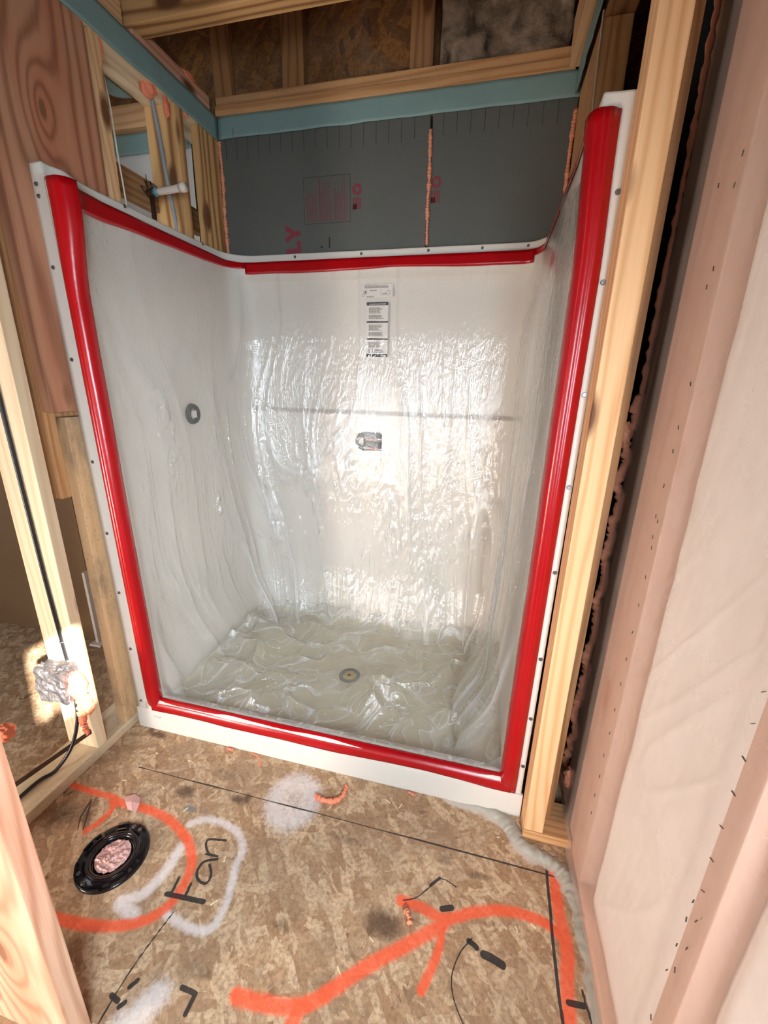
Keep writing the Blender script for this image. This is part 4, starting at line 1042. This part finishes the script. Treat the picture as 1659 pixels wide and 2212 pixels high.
for a0, a1 in (  # raised ribs with notches along the rim
 (.25, .75), (1.15, 1.5), (1.85, 2.2), (2.7, 3.3), (3.65, 4.25), (4.75, 5.15), (5.45, 5.85)):
    for (r0, r1, h) in ((.090, .095, .0125), (.0745, .078, .0125)):
        bm = bmesh.new()
        n = 10; A = []
        for i in range(n+1):
            a = a0+(a1-a0)*i/n
            A.append([bm.verts.new((CX+r*math.cos(a), CY+r*math.sin(a), z)) for r, z in ((r0, .008), (r0, h), (r1, h), (r1, .008))])
        for i in range(n):
            for k in range(3): bm.faces.new((A[i][k], A[i][k+1], A[i+1][k+1], A[i+1][k]))
        bm.faces.new(A[0]); bm.faces.new(A[-1][::-1])
        bm_obj('raised_rib', bm, M['black_plastic'], tf)
for a0, a1 in ((.85, 1.08), (2.3, 2.62), (4.35, 4.65), (5.2, 5.4)):
    n = 8; A = []; bm = bmesh.new()
    for i in range(n+1):
        a = a0+(a1-a0)*i/n; A.append([bm.verts.new((CX+r*math.cos(a), CY+r*math.sin(a), .0092)) for r in (.080, .0885)])
    for i in range(n): bm.faces.new((A[i][0], A[i][1], A[i+1][1], A[i+1][0]))
    bm_obj('bolt_slot', bm, M['shade_black'], tf)
for a in (1.62, 1.32, 4.05, 4.50, .05, -.25, 2.95, 3.35):
    bright = a in (1.62, 1.32, 4.05, 4.50)
    bm = bmesh.new(); cyl_bm(bm, (0, 0, 0), (0, 0, 1), .0062, .005, .003, 16)
    o = bm_obj('screw', bm, M['screw' if bright else 'black_plastic'], tf); o.location = (.084*math.cos(a), .084*math.sin(a), .0095)
    bm = bmesh.new()
    bm_box(bm, -.0036, .0036, -.0006, .0006, .003, .0034); bm_box(bm, -.0006, .0006, -.0036, .0036, .003, .0034)
    o2 = bm_obj('screw_slot', bm, M['shade_black']); o2.parent = o
# crumpled film inside
X, Y = np.meshgrid(np.linspace(-1, 1, 60), np.linspace(-1, 1, 60), indexing='ij')
rr_ = np.sqrt(X**2+Y**2)+1e-6; sc_ = np.maximum(np.abs(X), np.abs(Y))/rr_; X2, Y2 = X*sc_, Y*sc_
Zc = .004+.010*ridge(X2*3+4, Y2*3+7)**2+.006*ridge(X2*8+4, Y2*8+7)**2
o = grid_mesh('crumpled_film', np.stack([CX+.047*X2, CY+.047*Y2, Zc*(1-.5*(X2**2+Y2**2))], -1), M['pink_film'])
tag(recenter(o), 'crumpled pinkish film stuffed in the black toilet flange', 'film')

# ================================================================== LITTER ON THE FLOOR
foam_bead('foam_scrap', 'curved orange-pink foam scrap lying beside the white spray blob', [(.842, -.112, .006), (.862, -.121, .007), (.888, -.122, .007), (.915, -.115, .007), (.932, -.098, .008), (.937, -.070, .008), (.937, -.055, .008)], .0075, 'orange_foam', grp='foam scraps on the floor', n=8)
foam_bead('foam_scrap', 'thin curved orange foam string on the floor near the shower threshold', [(.541, -.013, .003), (.572, -.022, .003), (.592, -.038, .003), (.598, -.056, .003)], .0028, 'orange_foam', grp='foam scraps on the floor')
foam_bead('foam_scrap', 'small orange foam bit against the shower threshold, left part', [(.436, -.018, .004), (.452, -.020, .004), (.466, -.022, .004)], .004, 'orange_foam', grp='foam scraps on the floor')
foam_bead('foam_scrap', 'small orange foam bit at the threshold right of centre', [(1.150, -.016, .003), (1.165, -.020, .003), (1.180, -.024, .003)], .0035, 'pink_foam', grp='foam scraps on the floor')
foam_bead('foam_scrap', 'small bean-shaped pink foam piece on the orange paint stroke', [(1.208, -.357, .006), (1.215, -.363, .006), (1.222, -.374, .006), (1.226, -.387, .006)], .007, 'pink_foam', grp='foam scraps on the floor')
# peeled flake
bm = bmesh.new(); pts = [(.215, -.283), (.245, -.268), (.268, -.270), (.287, -.292), (.300, -.327), (.283, -.318), (.262, -.315), (.238, -.300)]
ct = bm.verts.new((.258, -.295, .010)); vs = [bm.verts.new((a_, b_, .002+.004*(i % 2))) for i, (a_, b_) in enumerate(pts)]
for i in range(len(vs)): bm.faces.new((ct, vs[i], vs[(i+1) % len(vs)]))
o = bm_obj('foam_flake', bm, M['pink_film']); o.modifiers.new('t', 'SOLIDIFY').thickness = .0015; tag(recenter(o), 'pink leaf-shaped flake on the orange line above the flange', 'scrap')
bm = bmesh.new(); tube_bm(bm, [(.118, -.318, .004), (.150, -.365, .003), (.181, -.407, .003)], [.002, .003, .0015], 5); tube_bm(bm, [(.118, -.318, .004), (.135, -.375, .003), (.165, -.412, .003)], [.002, .003, .001], 5)
o = bm_obj('wood_splinter', bm, M['rust_metal']); tag(recenter(o), 'dark split wood splinter on the floor left of the flange', 'scrap')
tube('wire', [(1.387, -.374, .003), (1.362, -.405, .003), (1.347, -.438, .003), (1.342, -.467, .003), (1.35, -.498, .003), (1.373, -.532, .003), (1.40, -.56, .003)], .0011, M['black_cable'], None, 10, 6)
tag(bpy.data.objects['wire'], 'thin black curved wire on the floor by the black marker blots', 'wire')
rs = random.Random(3)
for k in range(16):
    x, y = rs.uniform(.1, 1.55), rs.uniform(-.55, -.03); a = rs.uniform(0, 3.14); l = rs.uniform(.004, .011); wdt = rs.uniform(.0008, .002)
    dx, dy = math.cos(a)*l, math.sin(a)*l; nx_, ny_ = -math.sin(a)*wdt, math.cos(a)*wdt
    bm = bmesh.new()
    lo = [bm.verts.new(p) for p in ((-dx-nx_, -dy-ny_, 0), (dx-nx_, dy-ny_, 0), (dx+nx_, dy+ny_, 0), (-dx+nx_, -dy+ny_, 0))]
    hi = [bm.verts.new((v.co.x, v.co.y, .0015)) for v in lo]
    bm.faces.new(hi); bm.faces.new(lo[::-1])
    for i in range(4): bm.faces.new((lo[i], lo[(i+1) % 4], hi[(i+1) % 4], hi[i]))
    o = bm_obj('wood_chip', bm, M['wood_cream']); o.location = (x, y, .0012); tag(o, 'tiny pale wood chip scattered on the dirty floor panel', 'wood chip', 'wood chips on the floor')
# plastic wisp hanging from the back blue strip
tube('plastic_shred', [(.085, .930, 2.44), (.083, .925, 2.39), (.070, .922, 2.34), (.066, .92, 2.31)], [.004]*25, M['poly_drape'], None, 8, 5)
tag(bpy.data.objects['plastic_shred'], 'small clear plastic shred hanging from the back blue strip', 'plastic scrap')
